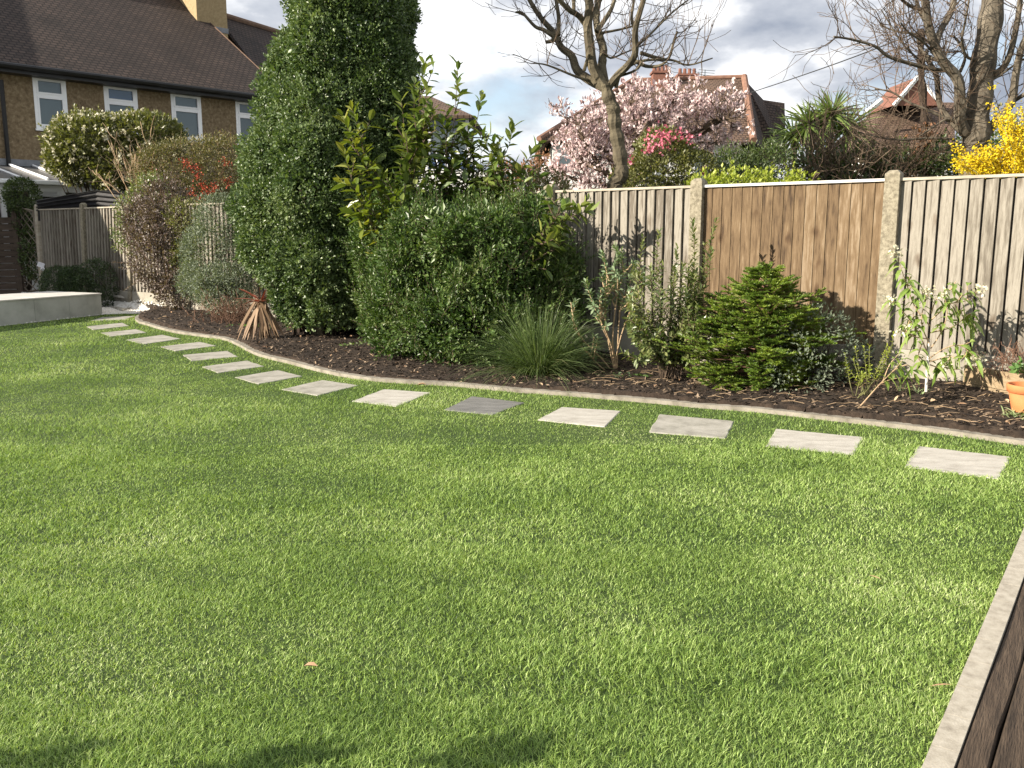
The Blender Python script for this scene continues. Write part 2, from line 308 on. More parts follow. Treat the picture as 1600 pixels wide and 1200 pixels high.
M['orng'] = leafmat('ornamental_grass_blade', [(0.03,0.055,0.018),(0.07,0.11,0.035),(0.14,0.18,0.07),(0.30,0.27,0.15)], 0.5, 0.25, 0.4, poss=[0,0.4,0.85,1.0])
M['rhodo'] = leafmat('drooping_leaf', [(0.10,0.17,0.03),(0.17,0.25,0.05),(0.26,0.33,0.10)], 0.35, 0.3, 0.6)
M['cream'] = leafmat('cream_petal', [(0.50,0.47,0.31),(0.74,0.71,0.58)], 0.6, 0.3, 0.3, (1,1,0.9))
M['pink'] = leafmat('pink_petal', [(0.40,0.26,0.26),(0.62,0.50,0.49),(0.80,0.72,0.70)], 0.6, 0.3, 0.3, (1,0.9,0.9), nscale=2)
M['hotpink'] = leafmat('deep_pink_petal', [(0.50,0.08,0.13),(0.66,0.27,0.34)], 0.6, 0.25, 0.3, (1,0.8,0.8))
M['red'] = leafmat('scarlet_petal', [(0.42,0.05,0.025),(0.58,0.15,0.09)], 0.6, 0.2, 0.3, (1,0.7,0.6))
M['yellow'] = leafmat('yellow_petal', [(0.60,0.44,0.01),(0.80,0.64,0.03)], 0.6, 0.3, 0.3, (1.1,1.05,0.6))
M['box'] = leafmat('box_leaf', [(0.014,0.03,0.010),(0.035,0.06,0.018),(0.06,0.09,0.03)], 0.4, 0.12, 0.5)
M['dkever'] = leafmat('dark_evergreen_leaf', [(0.025,0.045,0.012),(0.055,0.085,0.022),(0.10,0.13,0.04)], 0.4, 0.2, 0.5)
M['olive'] = leafmat('olive_leaf', [(0.05,0.06,0.018),(0.12,0.13,0.04),(0.20,0.19,0.065)], 0.45, 0.25, 0.5)
M['lime'] = leafmat('lime_leaf', [(0.12,0.17,0.02),(0.26,0.31,0.04),(0.38,0.40,0.08)], 0.45, 0.3, 0.4)
M['hedge'] = leafmat('hedge_leaf', [(0.055,0.055,0.02),(0.12,0.12,0.045),(0.19,0.16,0.08),(0.22,0.09,0.045)], 0.5, 0.2, 0.4, poss=[0,0.4,0.8,1.0])
M['russet'] = leafmat('russet_leaf', [(0.16,0.07,0.035),(0.28,0.15,0.08)], 0.6, 0.2, 0.3)
M['palm'] = leafmat('cordyline_leaf', [(0.05,0.085,0.02),(0.11,0.16,0.035),(0.22,0.25,0.08)], 0.45, 0.2, 0.5)
M['straw'] = leafmat('dried_strap_leaf', [(0.10,0.055,0.032),(0.22,0.14,0.08),(0.36,0.25,0.155)], 0.6, 0.15, 0.3, (1,0.9,0.7))
M['redstrap'] = leafmat('red_strap_leaf', [(0.20,0.05,0.03),(0.30,0.10,0.06)], 0.5, 0.2, 0.4, (1,0.8,0.7))
M['iris'] = leafmat('pale_strap_leaf', [(0.16,0.24,0.10),(0.32,0.40,0.20),(0.5,0.54,0.36)], 0.5, 0.2, 0.4)
M['weed'] = leafmat('broad_green_leaf', [(0.05,0.11,0.03),(0.10,0.19,0.05),(0.16,0.26,0.08)], 0.45, 0.25, 0.4)

# ---------------------------------------------------------------- numpy foliage
def norm(a): return a/np.maximum(np.linalg.norm(a, axis=-1, keepdims=True), 1e-9)
def leaves(name, P, D, N, L, Wd, mat, parent=None, shape='kite', droop=0.0, fold=0.15):
    P = np.asarray(P, float); n = len(P); D = norm(D); S = norm(np.cross(D, N)); N2 = np.cross(S, D)
    L = np.broadcast_to(np.asarray(L, float).reshape(-1,1) if np.ndim(L) else L, (n,1)); Wd = np.broadcast_to(np.asarray(Wd, float).reshape(-1,1) if np.ndim(Wd) else Wd, (n,1))
    dz = np.array([0,0,-1.0])
    if shape == 'kite':
        a = P; b = P+D*L*0.45+S*Wd/2+N2*Wd*fold; c = P+D*L+dz*L*droop; d = P+D*L*0.45-S*Wd/2+N2*Wd*fold
        V = np.stack([a,b,c,d], 1).reshape(-1,3); k = 4
        idx = (np.arange(n)[:,None]*4+np.array([0,1,2,3])).ravel(); fn = np.full(n, 4)
    elif shape == 'leaf':      # 8 verts, folded along the midrib, drooping
        def at(f, w, sgn): return P+D*L*f+S*Wd*w*sgn/2+N2*Wd*fold*(w>0)+dz*L*droop*f*f
        z = lambda f: P+D*L*f+dz*L*droop*f*f
        V = np.stack([z(0), at(.3,.85,1), at(.65,.95,1), z(1), at(.65,.95,-1), at(.3,.85,-1), z(.3), z(.65)], 1).reshape(-1,3); k = 8
        f4 = [0,1,6, 0,6,5, 6,1,2,7, 5,6,7,4, 7,2,3, 4,7,3]
        idx = (np.arange(n)[:,None]*8+np.array(f4)).ravel(); fn = np.tile([3,3,4,4,3,3], n)
    elif shape == 'strap':     # long arching strap, 4 segments
        fs = [0,.25,.5,.75]; rows = []
        for f in fs:
            c = P+D*L*f+dz*L*droop*f*f; w = Wd*(1-0.55*f)/2
            rows += [c+S*w, c-S*w]
        rows.append(P+D*L+dz*L*droop)
        V = np.stack(rows, 1).reshape(-1,3)
        f4 = [0,1,3,2, 2,3,5,4, 4,5,7,6, 6,7,8]
        idx = (np.arange(n)[:,None]*9+np.array(f4)).ravel(); fn = np.tile([4,4,4,3], n)
    return npmesh(name, V, fn, idx, mat, parent)
def rdir(n): return norm(RS.normal(size=(n,3)))
def surf_pts(ells, n, jit=0.12, zmin=0.05, inner=0.25):
    """points near the surface of a union of ellipsoids (cx,cy,cz,rx,ry,rz); returns pts, outward normals"""
    ar = np.array([e[3]*e[5]+e[4]*e[5]+e[3]*e[4] for e in ells]); ar /= ar.sum()
    P = []; Nn = []; tot = 0
    while tot < n:
        m = int((n-tot)*1.8)+50
        w = RS.choice(len(ells), m, p=ar); E = np.array(ells)[w]
        d = rdir(m); q = 1-np.abs(RS.normal(0, jit, (m,1)))-(RS.rand(m,1)<inner)*RS.rand(m,1)*0.35
        p = E[:,:3]+d*E[:,3:6]*q; nn = norm(d/E[:,3:6])
        keep = p[:,2] > zmin
        for e in ells:
            rr = (((p-np.array(e[:3]))/np.array(e[3:6]))**2).sum(1)
            keep &= (rr > 0.55)|False
        p = p[keep]; nn = nn[keep]; P.append(p); Nn.append(nn); tot += len(p)
    return np.concatenate(P)[:n], np.concatenate(Nn)[:n]
def crown(name, ells, nclump, per, cr, L, Wd, mat, parent, shape='kite', up=0.3, out=0.8, rnd=0.8, zmin=0.08, jit=0.1, inner=0.2, droop=0.0):
    C, CN = surf_pts(ells, nclump, jit, zmin, inner)
    n = nclump*per; Ci = np.repeat(np.arange(nclump), per)
    d = rdir(n); rr = cr*(0.6+0.8*RS.rand(nclump))[Ci][:,None]
    d2 = norm(d+CN[Ci]*0.35)
    P = C[Ci]+d2*rr*(0.35+0.65*RS.rand(n,1)**0.6)
    k = P[:,2] > zmin*0.6; P = P[k]; d2 = d2[k]; Ci = Ci[k]; n = len(P)
    D = norm(d2*out+CN[Ci]*0.4+RS.normal(size=(n,3))*rnd*0.6+np.array([0,0,up]))
    N = norm(CN[Ci]*0.6+np.array([0,0,0.5])+RS.normal(size=(n,3))*0.55)
    s = 0.65+0.7*RS.rand(n)
    o = leaves(name, P, D, N, L*s, Wd*s, mat, parent, shape, droop)
    return C, CN
def stems_to(mb, base, C, k, r0=0.02, spread=0.12):
    idx = RS.choice(len(C), min(k, len(C)), replace=False)
    for i in idx:
        b = np.array(base)+np.array([RS.normal(0, spread), RS.normal(0, spread*0.7), 0]); e = C[i]
        m = b*0.5+e*0.5+RS.normal(0, 0.06, 3); m[2] = max(m[2], 0.1); m[:2] = b[:2]*0.62+e[:2]*0.38
        q1 = b*0.75+m*0.25+RS.normal(0,0.02,3)
        mb.tube([b, q1, m, m*0.45+e*0.55+RS.normal(0,0.04,3), e], [r0, r0*.85, r0*.6, r0*.35, r0*.15], 4, False)
def plant(name, label, cat, base, group=None):
    return empty(name, (float(base[0]), float(base[1]), 0.0), label, cat, group)
def path_sample(pts, n):
    pts = np.array(pts, float); seg = np.linalg.norm(np.diff(pts, axis=0), axis=1); cum = np.concatenate([[0], np.cumsum(seg)])
    t = np.linspace(0, cum[-1], n); return np.stack([np.interp(t, cum, pts[:,k]) for k in range(3)], 1), cum[-1]
def smooth_path(pts, n=4):
    pts = [np.array(p, float) for p in pts]; out = []
    for i in range(len(pts)-1):
        p0 = pts[max(i-1,0)]; p1 = pts[i]; p2 = pts[i+1]; p3 = pts[min(i+2, len(pts)-1)]
        for j in range(n):
            t = j/n
            out.append(0.5*((2*p1)+(-p0+p2)*t+(2*p0-5*p1+4*p2-p3)*t*t+(-p0+3*p1-3*p2+p3)*t**3))
    out.append(pts[-1]); return out
def stem_leaves(paths, dens, f0, spreadup=0.5):
    """leaf anchors along stems: returns P, D, N"""
    P=[];D=[];N=[]
    for p in paths:
        q, Ln = path_sample(p, 24); k = max(3, int(Ln*dens))
        for j in range(k):
            f = f0+(1-f0)*(j+random.random())/k
            i = min(int(f*23), 22); c = q[i]+(q[i+1]-q[i])*(f*23-i); ax = q[i+1]-q[i]; ax /= max(np.linalg.norm(ax),1e-6)
            a = j*2.4+random.random()*0.8; s = np.cross(ax, (0.3,0.2,1.0)); s /= max(np.linalg.norm(s),1e-6); t = np.cross(ax, s)
            o = math.cos(a)*s+math.sin(a)*t
            up = spreadup+(0.8 if f > 0.9 else 0)
            P.append(c); D.append(o+ax*up); N.append(ax*1.0-o*0.4+np.array([0,0,0.5])+RS.normal(0,0.25,3))
    return np.array(P), np.array(D), np.array(N)
def grow(mb, p, d, L, r, lvl, maxl, kids=3, bend=0.25, upw=0.15, ends=None, seg=4, sides=4, rmin=0.003, ratio=0.6):
    pts=[np.array(p,float)]; d = np.array(d,float); d/=np.linalg.norm(d)
    for i in range(seg):
        d = d+RS.normal(0,bend,3)+np.array([0,0,upw]); d/=np.linalg.norm(d); pts.append(pts[-1]+d*L/seg)
    rad=[max(r*(1-0.65*i/seg), rmin) for i in range(seg+1)]
    mb.tube(pts, rad, sides if lvl==0 else 3, False)
    if ends is not None and lvl >= maxl-1: ends.append((pts[-1], d)); ends.append((pts[-2], d))
    if lvl < maxl:
        for k in range(kids):
            f = 0.3+0.7*random.random(); i = min(int(f*seg), seg-1); c = pts[i]+(pts[i+1]-pts[i])*(f*seg-i)
            dd = pts[i+1]-pts[i]; dd/=np.linalg.norm(dd); dd = dd+RS.normal(0,0.5,3)
            grow(mb, c, dd, L*ratio*(0.6+0.7*random.random()), max(r*0.45,rmin), lvl+1, maxl, kids, bend, upw, ends, seg, sides, rmin, ratio)
def noise2(x, y, seed=0):
    rs = np.random.RandomState(seed); v = 0
    for k in range(10):
        a = rs.rand()*6.28; f = rs.uniform(0.7, 1.6)*(1+k*0.35); v = v+np.sin((x*math.cos(a)+y*math.sin(a))*f+rs.rand()*6.28)/(1+k*0.3)
    return v/4.0
def inpoly(x, y, poly):
    poly = np.array(poly); r = np.zeros(len(x), bool); j = len(poly)-1
    for i in range(len(poly)):
        xi, yi = poly[i]; xj, yj = poly[j]
        c = ((yi > y) != (yj > y)) & (x < (xj-xi)*(y-yi)/((yj-yi) if abs(yj-yi)>1e-12 else 1e-12)+xi)
        r ^= c; j = i
    return r

# ================================================================= SETTING
FA = np.array([3.40, 8.02]); FD = np.array([-0.786, 0.618]); FN = np.array([-0.618, -0.786])   # fence line, normal to garden
def fpt(t, off=0.0): return FA+FD*t+FN*off
def ft(px):                 # fence parameter seen at picture column px
    r = ray(px, 320); k = r[0]/r[1]; return (FA[0]-k*FA[1])/(-FD[0]+k*FD[1])
g = MB(); g.add([(-400,-60,-0.03),(400,-60,-0.03),(400,900,-0.03),(-400,900,-0.03)], [(0,1,2,3)])
tag(g.build('ground', M['ground']), kind='structure')
# bed edging curve (lawn side)
kp = [(240,489.5),(222,493),(211,498.5),(216,505),(225,507.5),(250,515),(275,521),(317,527),(350,532),(370,540),(390,551),(412,559.5),(450,568.5),(497,581),(540,590),(587,596.5),(650,601),(697,603.5),(744,607.5),(806,613.5),(855,617),(950,624.5),(1045,633),(1092,638),(1185,645),(1290,657),(1395,669),(1482,680),(1600,697)]
kc = [np.array((*G(*p), 0)) for p in kp]
kc.append(kc[-1]+(kc[-1]-kc[-2])*1.0); kc.append(kc[-1]+(kc[-1]-kc[-2])*1.0+np.array([0,-0.15,0]))
kc = smooth_path(kc, 4); kc2 = np.array(kc)[:, :2]
KW = 0.085
tn = np.gradient(kc2, axis=0); tn /= np.linalg.norm(tn, axis=1, keepdims=True); kn = np.stack([-tn[:,1], tn[:,0]], 1)   # left of travel = bed side
ko = kc2+kn*KW
# right lower edging (towards sleeper)
re_l = [G(1600,837), G(1567,917), G(1533,987), G(1500,1077), G(1450,1198)]
d0 = np.array(re_l[0])-np.array(re_l[-1]); d0 /= np.linalg.norm(d0); nR = np.array([d0[1], -d0[0]])   # to the right
eL0 = np.array(re_l[-1])-d0*1.8; eL1 = np.array(re_l[0])+d0*1.75
w_e = abs(np.dot(np.array(G(1533,1077))-np.array(re_l[2]), nR)); w_e = min(max(w_e, 0.07), 0.16); print('edging', w_e)
lawn_poly = [tuple(p) for p in kc2]+[tuple(eL1+nR*0.02), tuple(eL0), (-1,-0.6), (-14,-0.6), (-14,10.2)]
TA = np.array(G(0,510)); TB = np.array(G(160,492)); td = (TB-TA)/np.linalg.norm(TB-TA)      # terrace riser foot
T0 = TA-td*4.0
lawn_poly += [tuple(T0), tuple(TB), tuple(kc2[0]+np.array([-0.3,0.0]))]
lx = np.array(lawn_poly)
s = MB(); s.add([(p[0],p[1],0.0) for p in lawn_poly], [tuple(range(len(lawn_poly)-1,-1,-1))])
o = s.build('lawn_ground', M['lawnsoil']); tag(o, kind='structure')
import bmesh
bm = bmesh.new(); bm.from_mesh(o.data); bmesh.ops.triangulate(bm, faces=bm.faces)
bmesh.ops.bisect_plane(bm, geom=bm.verts[:]+bm.edges[:]+bm.faces[:], plane_co=(0,GY0,0), plane_no=(0,1,0))
for v in bm.verts: v.co.z = float(gz(v.co.y))
for f in bm.faces:
    f.normal_update()
    if f.normal.z < 0: f.normal_flip()
bm.to_mesh(o.data); bm.free()

# planting bed ground: height field between edging and fence
def bedz(x, y):
    dF = -((x-FA[0])*FN[0]+(y-FA[1])*FN[1])     # <0 in garden
    return np.clip(0.035+0.07*np.clip(1-(-dF)/2.2, 0, 1)+0.08*np.clip((x-2.6)/1.4,0,1)*np.clip(1-(-dF)/1.6,0,1)+0.02*noise2(x*1.7, y*1.7, 5), 0.01, 0.2)+gz(y)
bed_poly = [tuple(p) for p in ko]+[tuple(fpt(-4.2)), tuple(fpt(12.9))]
nx, ny = 300, 264
gx = np.linspace(-8.2, 7.2, nx); gy = np.linspace(4.0, 17.2, ny); X, Y = np.meshgrid(gx, gy)
Z = bedz(X, Y)+0.012*RS.rand(*X.shape)
inb = inpoly(X.ravel(), Y.ravel(), [tuple(p) for p in (kc2+kn*0.062)]+[tuple(fpt(-4.2)), tuple(fpt(12.9))]).reshape(X.shape); Z[~inb] = -0.06
V = np.stack([X.ravel(), Y.ravel(), Z.ravel()], 1)
ci = np.arange((ny-1)*(nx-1)); rr_, cc_ = ci//(nx-1), ci%(nx-1); q0 = rr_*nx+cc_
cx_ = (gx[cc_]+gx[cc_+1])/2; cy_ = (gy[rr_]+gy[rr_+1])/2
ins = inpoly(cx_, cy_, [tuple(p) for p in (kc2+kn*0.03)]+[tuple(fpt(-4.2, -0.05)), tuple(fpt(12.9, -0.05))])
q0 = q0[ins]; idx = np.stack([q0, q0+1, q0+nx+1, q0+nx], 1).ravel()
tag(npmesh('planting_bed', V, np.full(len(q0), 4), idx, M['soil'], smooth=True), kind='structure')

# curved concrete edging
k_ = MB(); m_ = len(kc2)
for i in range(m_-1):
    a, b, c, d = kc2[i], kc2[i+1], ko[i+1], ko[i]
    za, zb_ = float(gz(a[1])), float(gz(b[1]))
    k_.v += [(a[0],a[1],za-0.05),(b[0],b[1],zb_-0.05),(c[0],c[1],zb_-0.05),(d[0],d[1],za-0.05),(a[0],a[1],za+0.035),(b[0],b[1],zb_+0.035),(c[0],c[1],zb_+0.035),(d[0],d[1],za+0.035)]
    q = 8*i; k_.f += [(q+4,q+5,q+6,q+7),(q+0,q+1,q+5,q+4),(q+3,q+7,q+6,q+2)]
o = k_.build('bed_edging', M['kerb'])
bm = bmesh.new(); bm.from_mesh(o.data); bmesh.ops.remove_doubles(bm, verts=bm.verts, dist=0.0005); bmesh.ops.recalc_face_normals(bm, faces=bm.faces); bm.to_mesh(o.data); bm.free()
tag(o, 'narrow pale concrete edging curving between the lawn and the bark-mulched bed', 'edging')

# straight stone edging lower right, in block lengths
e_ = empty('stone_edging', (float(eL0[0]), float(eL0[1]), 0), 'straight pale stone edging strip between the lawn and the dark sleeper', 'edging')
bl_ = MB(); L_ = np.linalg.norm(eL1-eL0); n_b = int(L_/0.2)
for i in range(n_b):
    a = eL0+d0*(i*L_/n_b); c = a+d0*(L_/n_b)/2+nR*w_e/2
    bl_.box((c[0],c[1],0.0), (L_/n_b-0.0015, w_e, 0.11), (d0[0],d0[1],0), (-d0[1],d0[0],0))
bl_.build('block', M['kerb2'], e_)
# sleeper
sc = eL0+nR*(w_e+0.123)
sp_ = empty('timber_sleeper', (float(sc[0]), float(sc[1]), 0), 'dark cracked timber sleeper lying along the stone edging in the lower right corner', 'sleeper')
sb = MB(); c = sc+d0*L_/2
for w, o2, zt in ((0.074,-0.084,0.048),(0.082,-0.001,0.052),(0.078,0.084,0.046)):
    cc = c+nR*o2; n_s = 26
    for i in range(n_s):
        a = cc-d0*L_/2+d0*L_*i/n_s; b = cc-d0*L_/2+d0*L_*(i+1)/n_s
        j1 = 0.004*math.sin(i*1.7+o2*50); j2 = 0.004*math.sin((i+1)*1.7+o2*50); z1 = zt+0.004*math.sin(i*0.9); z2 = zt+0.004*math.sin((i+1)*0.9)
        h = nR*w/2
        k0 = len(sb.v)
        for p, j, z in ((a,j1,z1),(b,j2,z2)):
            for sgn, zz in ((-1,-0.1),(-1,z-0.012),(-0.85,z),(0.85,z),(1,z-0.012),(1,-0.1)):
                q = p+h*sgn+nR*j*(1 if sgn*o2<0 else 0); sb.v.append((q[0],q[1],zz))
        for m in range(5): sb.f.append((k0+m,k0+m+1,k0+6+m+1,k0+6+m))
o = sb.build('beam', M['sleeper'], sp_)
bm = bmesh.new(); bm.from_mesh(o.data); bmesh.ops.remove_doubles(bm, verts=bm.verts, dist=0.0008); bm.to_mesh(o.data); bm.free()
# grey metal planter at the corner
pc = sc+nR*0.36
pl = empty('metal_planter', (float(pc[0]), float(pc[1]), 0), 'blue-grey metal box edge just behind the sleeper in the lower right corner', 'planter')
pb = MB(); c = pc+d0*1.2; pb.box((c[0],c[1],-0.02), (2.4,0.36,0.22), (d0[0],d0[1],0), (-d0[1],d0[0],0)); 
pb.build('body', M['zinc'], pl, bevel=0.01)
rb_ = MB()
for s1 in (-1,1):
    q = c+nR*0.165*s1; rb_.box((q[0],q[1],0.097), (2.4,0.03,0.01), (d0[0],d0[1],0), (-d0[1],d0[0],0))
rb_.build('rim', M['zinc'], pl)

# ---------------------------------------------------------------- stepping stones
SL = [[(145,501),(162,496.5),(207,494),(194,500)],[(136,510.5),(191,505),(203,509.5),(145,516)],[(158,521),(214,515),(228,520),(172,526)],[(197,531),(255,524),(282,529.5),(225,539)],
 [(252,542.5),(315,535.5),(336,540),(272,549)],[(285,555),(357,549),(371,557.5),(300,565)],[(317,574),(387,564.5),(412,572.5),(339,583)],[(369,590),(435,580),(472,587.5),(402,601)],
 [(441,609),(503,595),(561,602.5),(494,619)],[(550,627.5),(600,609),(673,614),(619,636)],[(693,641),(737,620),(820,630),(770,649)],[(839,657),(877,637),(970,643),(945,668)],
 [(1014,676),(1030,648),(1148,659),(1133,686)],[(1196,698),(1212,671),(1349,684),(1333,712)],[(1413,730),(1434,698),(1580,715),(1560,750)]]
SLLAB = ['farthest stepping stone, half overgrown, beside the terrace corner','second stepping stone out from the terrace corner','third stepping stone out from the terrace corner','fourth stepping stone from the terrace, beside the tip of the bed','fifth stepping stone from the terrace, left of the strappy dried plant','sixth stepping stone from the terrace, where the edging bends','seventh stepping stone from the terrace','eighth stepping stone from the terrace, seventh before the nearest one','stepping stone just left of the pale plain one with a single dark speck','pale plain stepping stone directly left of the dark grey slab','dark slate-grey stepping stone, the only dark one in the row','pale stepping stone directly right of the dark grey slab','pale stepping stone third from the near right end of the row','pale stepping stone second from the near right end of the row','nearest pale stepping stone at the right end of the row']
slab_quads = []; VN = RS
for i, q in enumerate(SL):
    g4 = [np.array(G(*p)) for p in q]
    c = sum(g4)/4; a = (g4[1]-g4[0])+(g4[2]-g4[3]); b = (g4[3]-g4[0])+(g4[2]-g4[1])
    la, lb = np.linalg.norm(a)/2, np.linalg.norm(b)/2
    if i < 9:
        # far quads: average direction, keep 0.6 m
        la, lb = min(max(la,0.52),0.66), min(max(lb,0.50),0.64)
    a /= np.linalg.norm(a); b /= np.linalg.norm(b)
    P4 = [c-a*la/2-b*lb/2, c+a*la/2-b*lb/2, c+a*la/2+b*lb/2, c-a*la/2+b*lb/2]
    if i >= 9: P4 = g4
    slab_quads.append(P4)
    # outline with slightly riven edges
    out_ = []
    for j in range(4):
        p, r = P4[j], P4[(j+1)%4]
        for k in range(7):
            t = k/7; nrm_ = np.array([-(r-p)[1], (r-p)[0]])/np.linalg.norm(r-p)
            out_.append(p+(r-p)*t+nrm_*(random.uniform(-0.006,0.006) if k else 0))
    ctr = sum(P4)/4
    mb = MB(); n = len(out_)
    mb.v += [(p[0],p[1],gz(p[1])-0.03) for p in out_]+[(p[0],p[1],gz(p[1])+0.002) for p in out_]+[tuple(ctr+(p-ctr)*0.975)+(float(gz(p[1]))+0.007,) for p in out_]
    for j in range(n):
        j2 = (j+1)%n; mb.f += [(j,j2,n+j2,n+j),(n+j,n+j2,2*n+j2,2*n+j)]
    mb.f.append(tuple(2*n+j for j in range(n)))
    mat = M['slabd'] if i == 10 else (M['slabw'] if i in (9,11,13,14) else M['slab'])
    o = mb.build('stepping_stone', mat)
    bm = bmesh.new(); bm.from_mesh(o.data); bmesh.ops.recalc_face_normals(bm, faces=bm.faces); bm.to_mesh(o.data); bm.free()
    m0 = Vector((ctr[0], ctr[1], 0))
    for v in o.data.vertices: v.co -= m0
    o.location = m0
    tag(o, SLLAB[i], 'stepping stone', 'stepping stones along the lawn edge')

# ---------------------------------------------------------------- lawn grass
def make_grass():
    P = []; 
    def zone(y0, y1, dens, hgt, wid, five):
        xr0, xr1 = -0.66*y1-0.9, 0.66*y1+0.9
        n = int((xr1-xr0)*(y1-y0)*dens); x = RS.uniform(xr0, xr1, n); y = RS.uniform(y0, y1, n)
        k = (np.abs(x) < 0.62*y+1.0); x, y = x[k], y[k]
        k = inpoly(x, y, lawn_poly); x, y = x[k], y[k]
        k = np.ones(len(x), bool)
        for q in slab_quads:
            c = sum(q)/4; sh = [tuple(c+(p-c)*0.955) for p in q]
            bx = (abs(x-c[0])<0.7)&(abs(y-c[1])<0.7); ii = np.where(bx)[0]
            if len(ii): k[ii] &= ~inpoly(x[ii], y[ii], sh)
        x, y = x[k], y[k]
        # thinner, shorter patches
        nz = noise2(x*1.6, y*1.6, 3)*0.5+noise2(x*5, y*5, 9)*0.3
        nf = noise2(x*19, y*19, 41)+0.6*noise2(x*43, y*43, 42); k = RS.rand(len(x)) < np.clip(0.80+0.3*nz+0.45*nf, 0.15, 1); return x[k], y[k], nz[k], hgt, wid, five
    for (y0,y1,dens,h,w,five) in ((1.5,2.6,52000,0.019,0.0020,True),(2.6,4.0,34000,0.019,0.0024,True),(4.0,6.0,19000,0.019,0.0031,True),(6.0,9.0,10000,0.020,0.0042,False),(9.0,13,4600,0.021,0.006,False),(13,18,2400,0.022,0.009,False)):
        x, y, nz, h, w, five = zone(y0,y1,dens,h,w,five); n = len(x)
        hh = h*(0.5+0.8*RS.rand(n))*np.clip(1+0.30*noise2(x*2.3,y*2.3,21)+0.38*noise2(x*0.8+y*0.5,y*2.6,27)+0.2*noise2(x*7,y*7,28), .35, 2); a = RS.rand(n)*6.283
        ln = 0.3+1.3*RS.rand(n)                     # lean
        cl = noise2(x*6, y*6, 33); ax = a*0.9+cl*2.0
        dx, dy = np.cos(ax)*ln, np.sin(ax)*ln
        w = w*(0.7+0.6*RS.rand(n)); sx, sy = -np.sin(ax+RS.normal(0,0.7,n)), np.cos(ax+RS.normal(0,0.7,n))
        z0 = gz(y)-0.003
        B = np.stack([x,y,z0],1); S = np.stack([sx,sy,np.zeros(n)],1)*w[:,None]/2
        T = B+np.stack([dx*hh, dy*hh, hh*0.95], 1)
        if five:
            Mi = B+np.stack([dx*hh*0.35, dy*hh*0.35, hh*0.6], 1)
            V = np.stack([B+S,B-S,Mi+S*0.9,Mi-S*0.9,T],1).reshape(-1,3)
            idx = (np.arange(n)[:,None]*5+np.array([0,1,3,2,2,3,4])).ravel(); fn = np.tile([4,3], n)
        else:
            V = np.stack([B+S,B-S,T],1).reshape(-1,3); idx = np.arange(n*3); fn = np.full(n,3)
        P.append((V, fn, idx))
    off = 0; Vs=[];Fs=[];Is=[]
    for V, fn, idx in P:
        Vs.append(V); Fs.append(fn); Is.append(idx+off); off += len(V)
    print('grass blades', sum(len(f) for f in Fs))
    return npmesh('lawn_grass', np.concatenate(Vs), np.concatenate(Fs), np.concatenate(Is), M['grass'])
tag(make_grass(), 'short bright green mown lawn grass', 'grass', kind='stuff')

# ---------------------------------------------------------------- mulch, litter, gravel
def scatter(n, poly, bb, clear=None):
    x = RS.uniform(bb[0], bb[1], n); y = RS.uniform(bb[2], bb[3], n); k = inpoly(x, y, poly); return x[k], y[k]
x, y = scatter(150000, bed_poly, (-7.6, 6.5, 4.2, 17))
k = RS.rand(len(x)) < np.clip(1.25-(y-5)/12, 0.25, 1); x, y = x[k], y[k]; n = len(x)
P = np.stack([x, y, bedz(x,y)+0.004+0.02*RS.rand(n)], 1)
D = rdir(n)*[1,1,0.35]; N = rdir(n)*0.55+[0,0,1.0]
tag(leaves('bark_mulch', P, D, N, 0.02+0.045*RS.rand(n), 0.010+0.016*RS.rand(n), M['mulch'], fold=0.1), 'dark brown bark mulch over the bed', 'mulch', kind='stuff')
x, y = scatter(1500, bed_poly, (-7, 6.5, 4.2, 15)); dk = np.min(np.hypot(x[:,None]-ko[None,:,0], y[:,None]-ko[None,:,1]), 1)
k = (RS.rand(len(x)) < np.exp(-dk/0.6)*0.95+0.22); x, y = x[k], y[k]; n = len(x)
P = np.stack([x, y, bedz(x,y)+0.022+0.012*RS.rand(n)], 1)
tag(leaves('leaf_litter', P, rdir(n)*[1,1,0.3], rdir(n)*0.4+[0,0,1.0], 0.035+0.05*RS.rand(n), 0.018+0.022*RS.rand(n), M['litter'], shape='leaf', fold=0.25), 'scattered dry tan leaves on the bark mulch', 'leaf litter', kind='stuff')
# straw-like twigs lying on the bed (right)
tw = MB()
for i in range(300):
    a, b = random.uniform(900,1600), random.uniform(600,690); gx_, gy_ = G(a, b-6)
    if not inpoly(np.array([gx_]), np.array([gy_]), bed_poly)[0]: continue
    t = random.uniform(-0.6,0.9); l = random.uniform(0.06,0.22); z = float(bedz(np.array(gx_), np.array(gy_)))+0.03
    tw.tube([(gx_,gy_,z),(gx_+math.cos(t)*l*.5,gy_+math.sin(t)*l*.5,z+0.012),(gx_+math.cos(t)*l,gy_+math.sin(t)*l,z)], 0.0028, 3, False)
tag(tw.build('fallen_twigs', M['twigp']), 'thin dry straw-coloured twigs lying on the right end of the bed', 'twigs', kind='stuff')
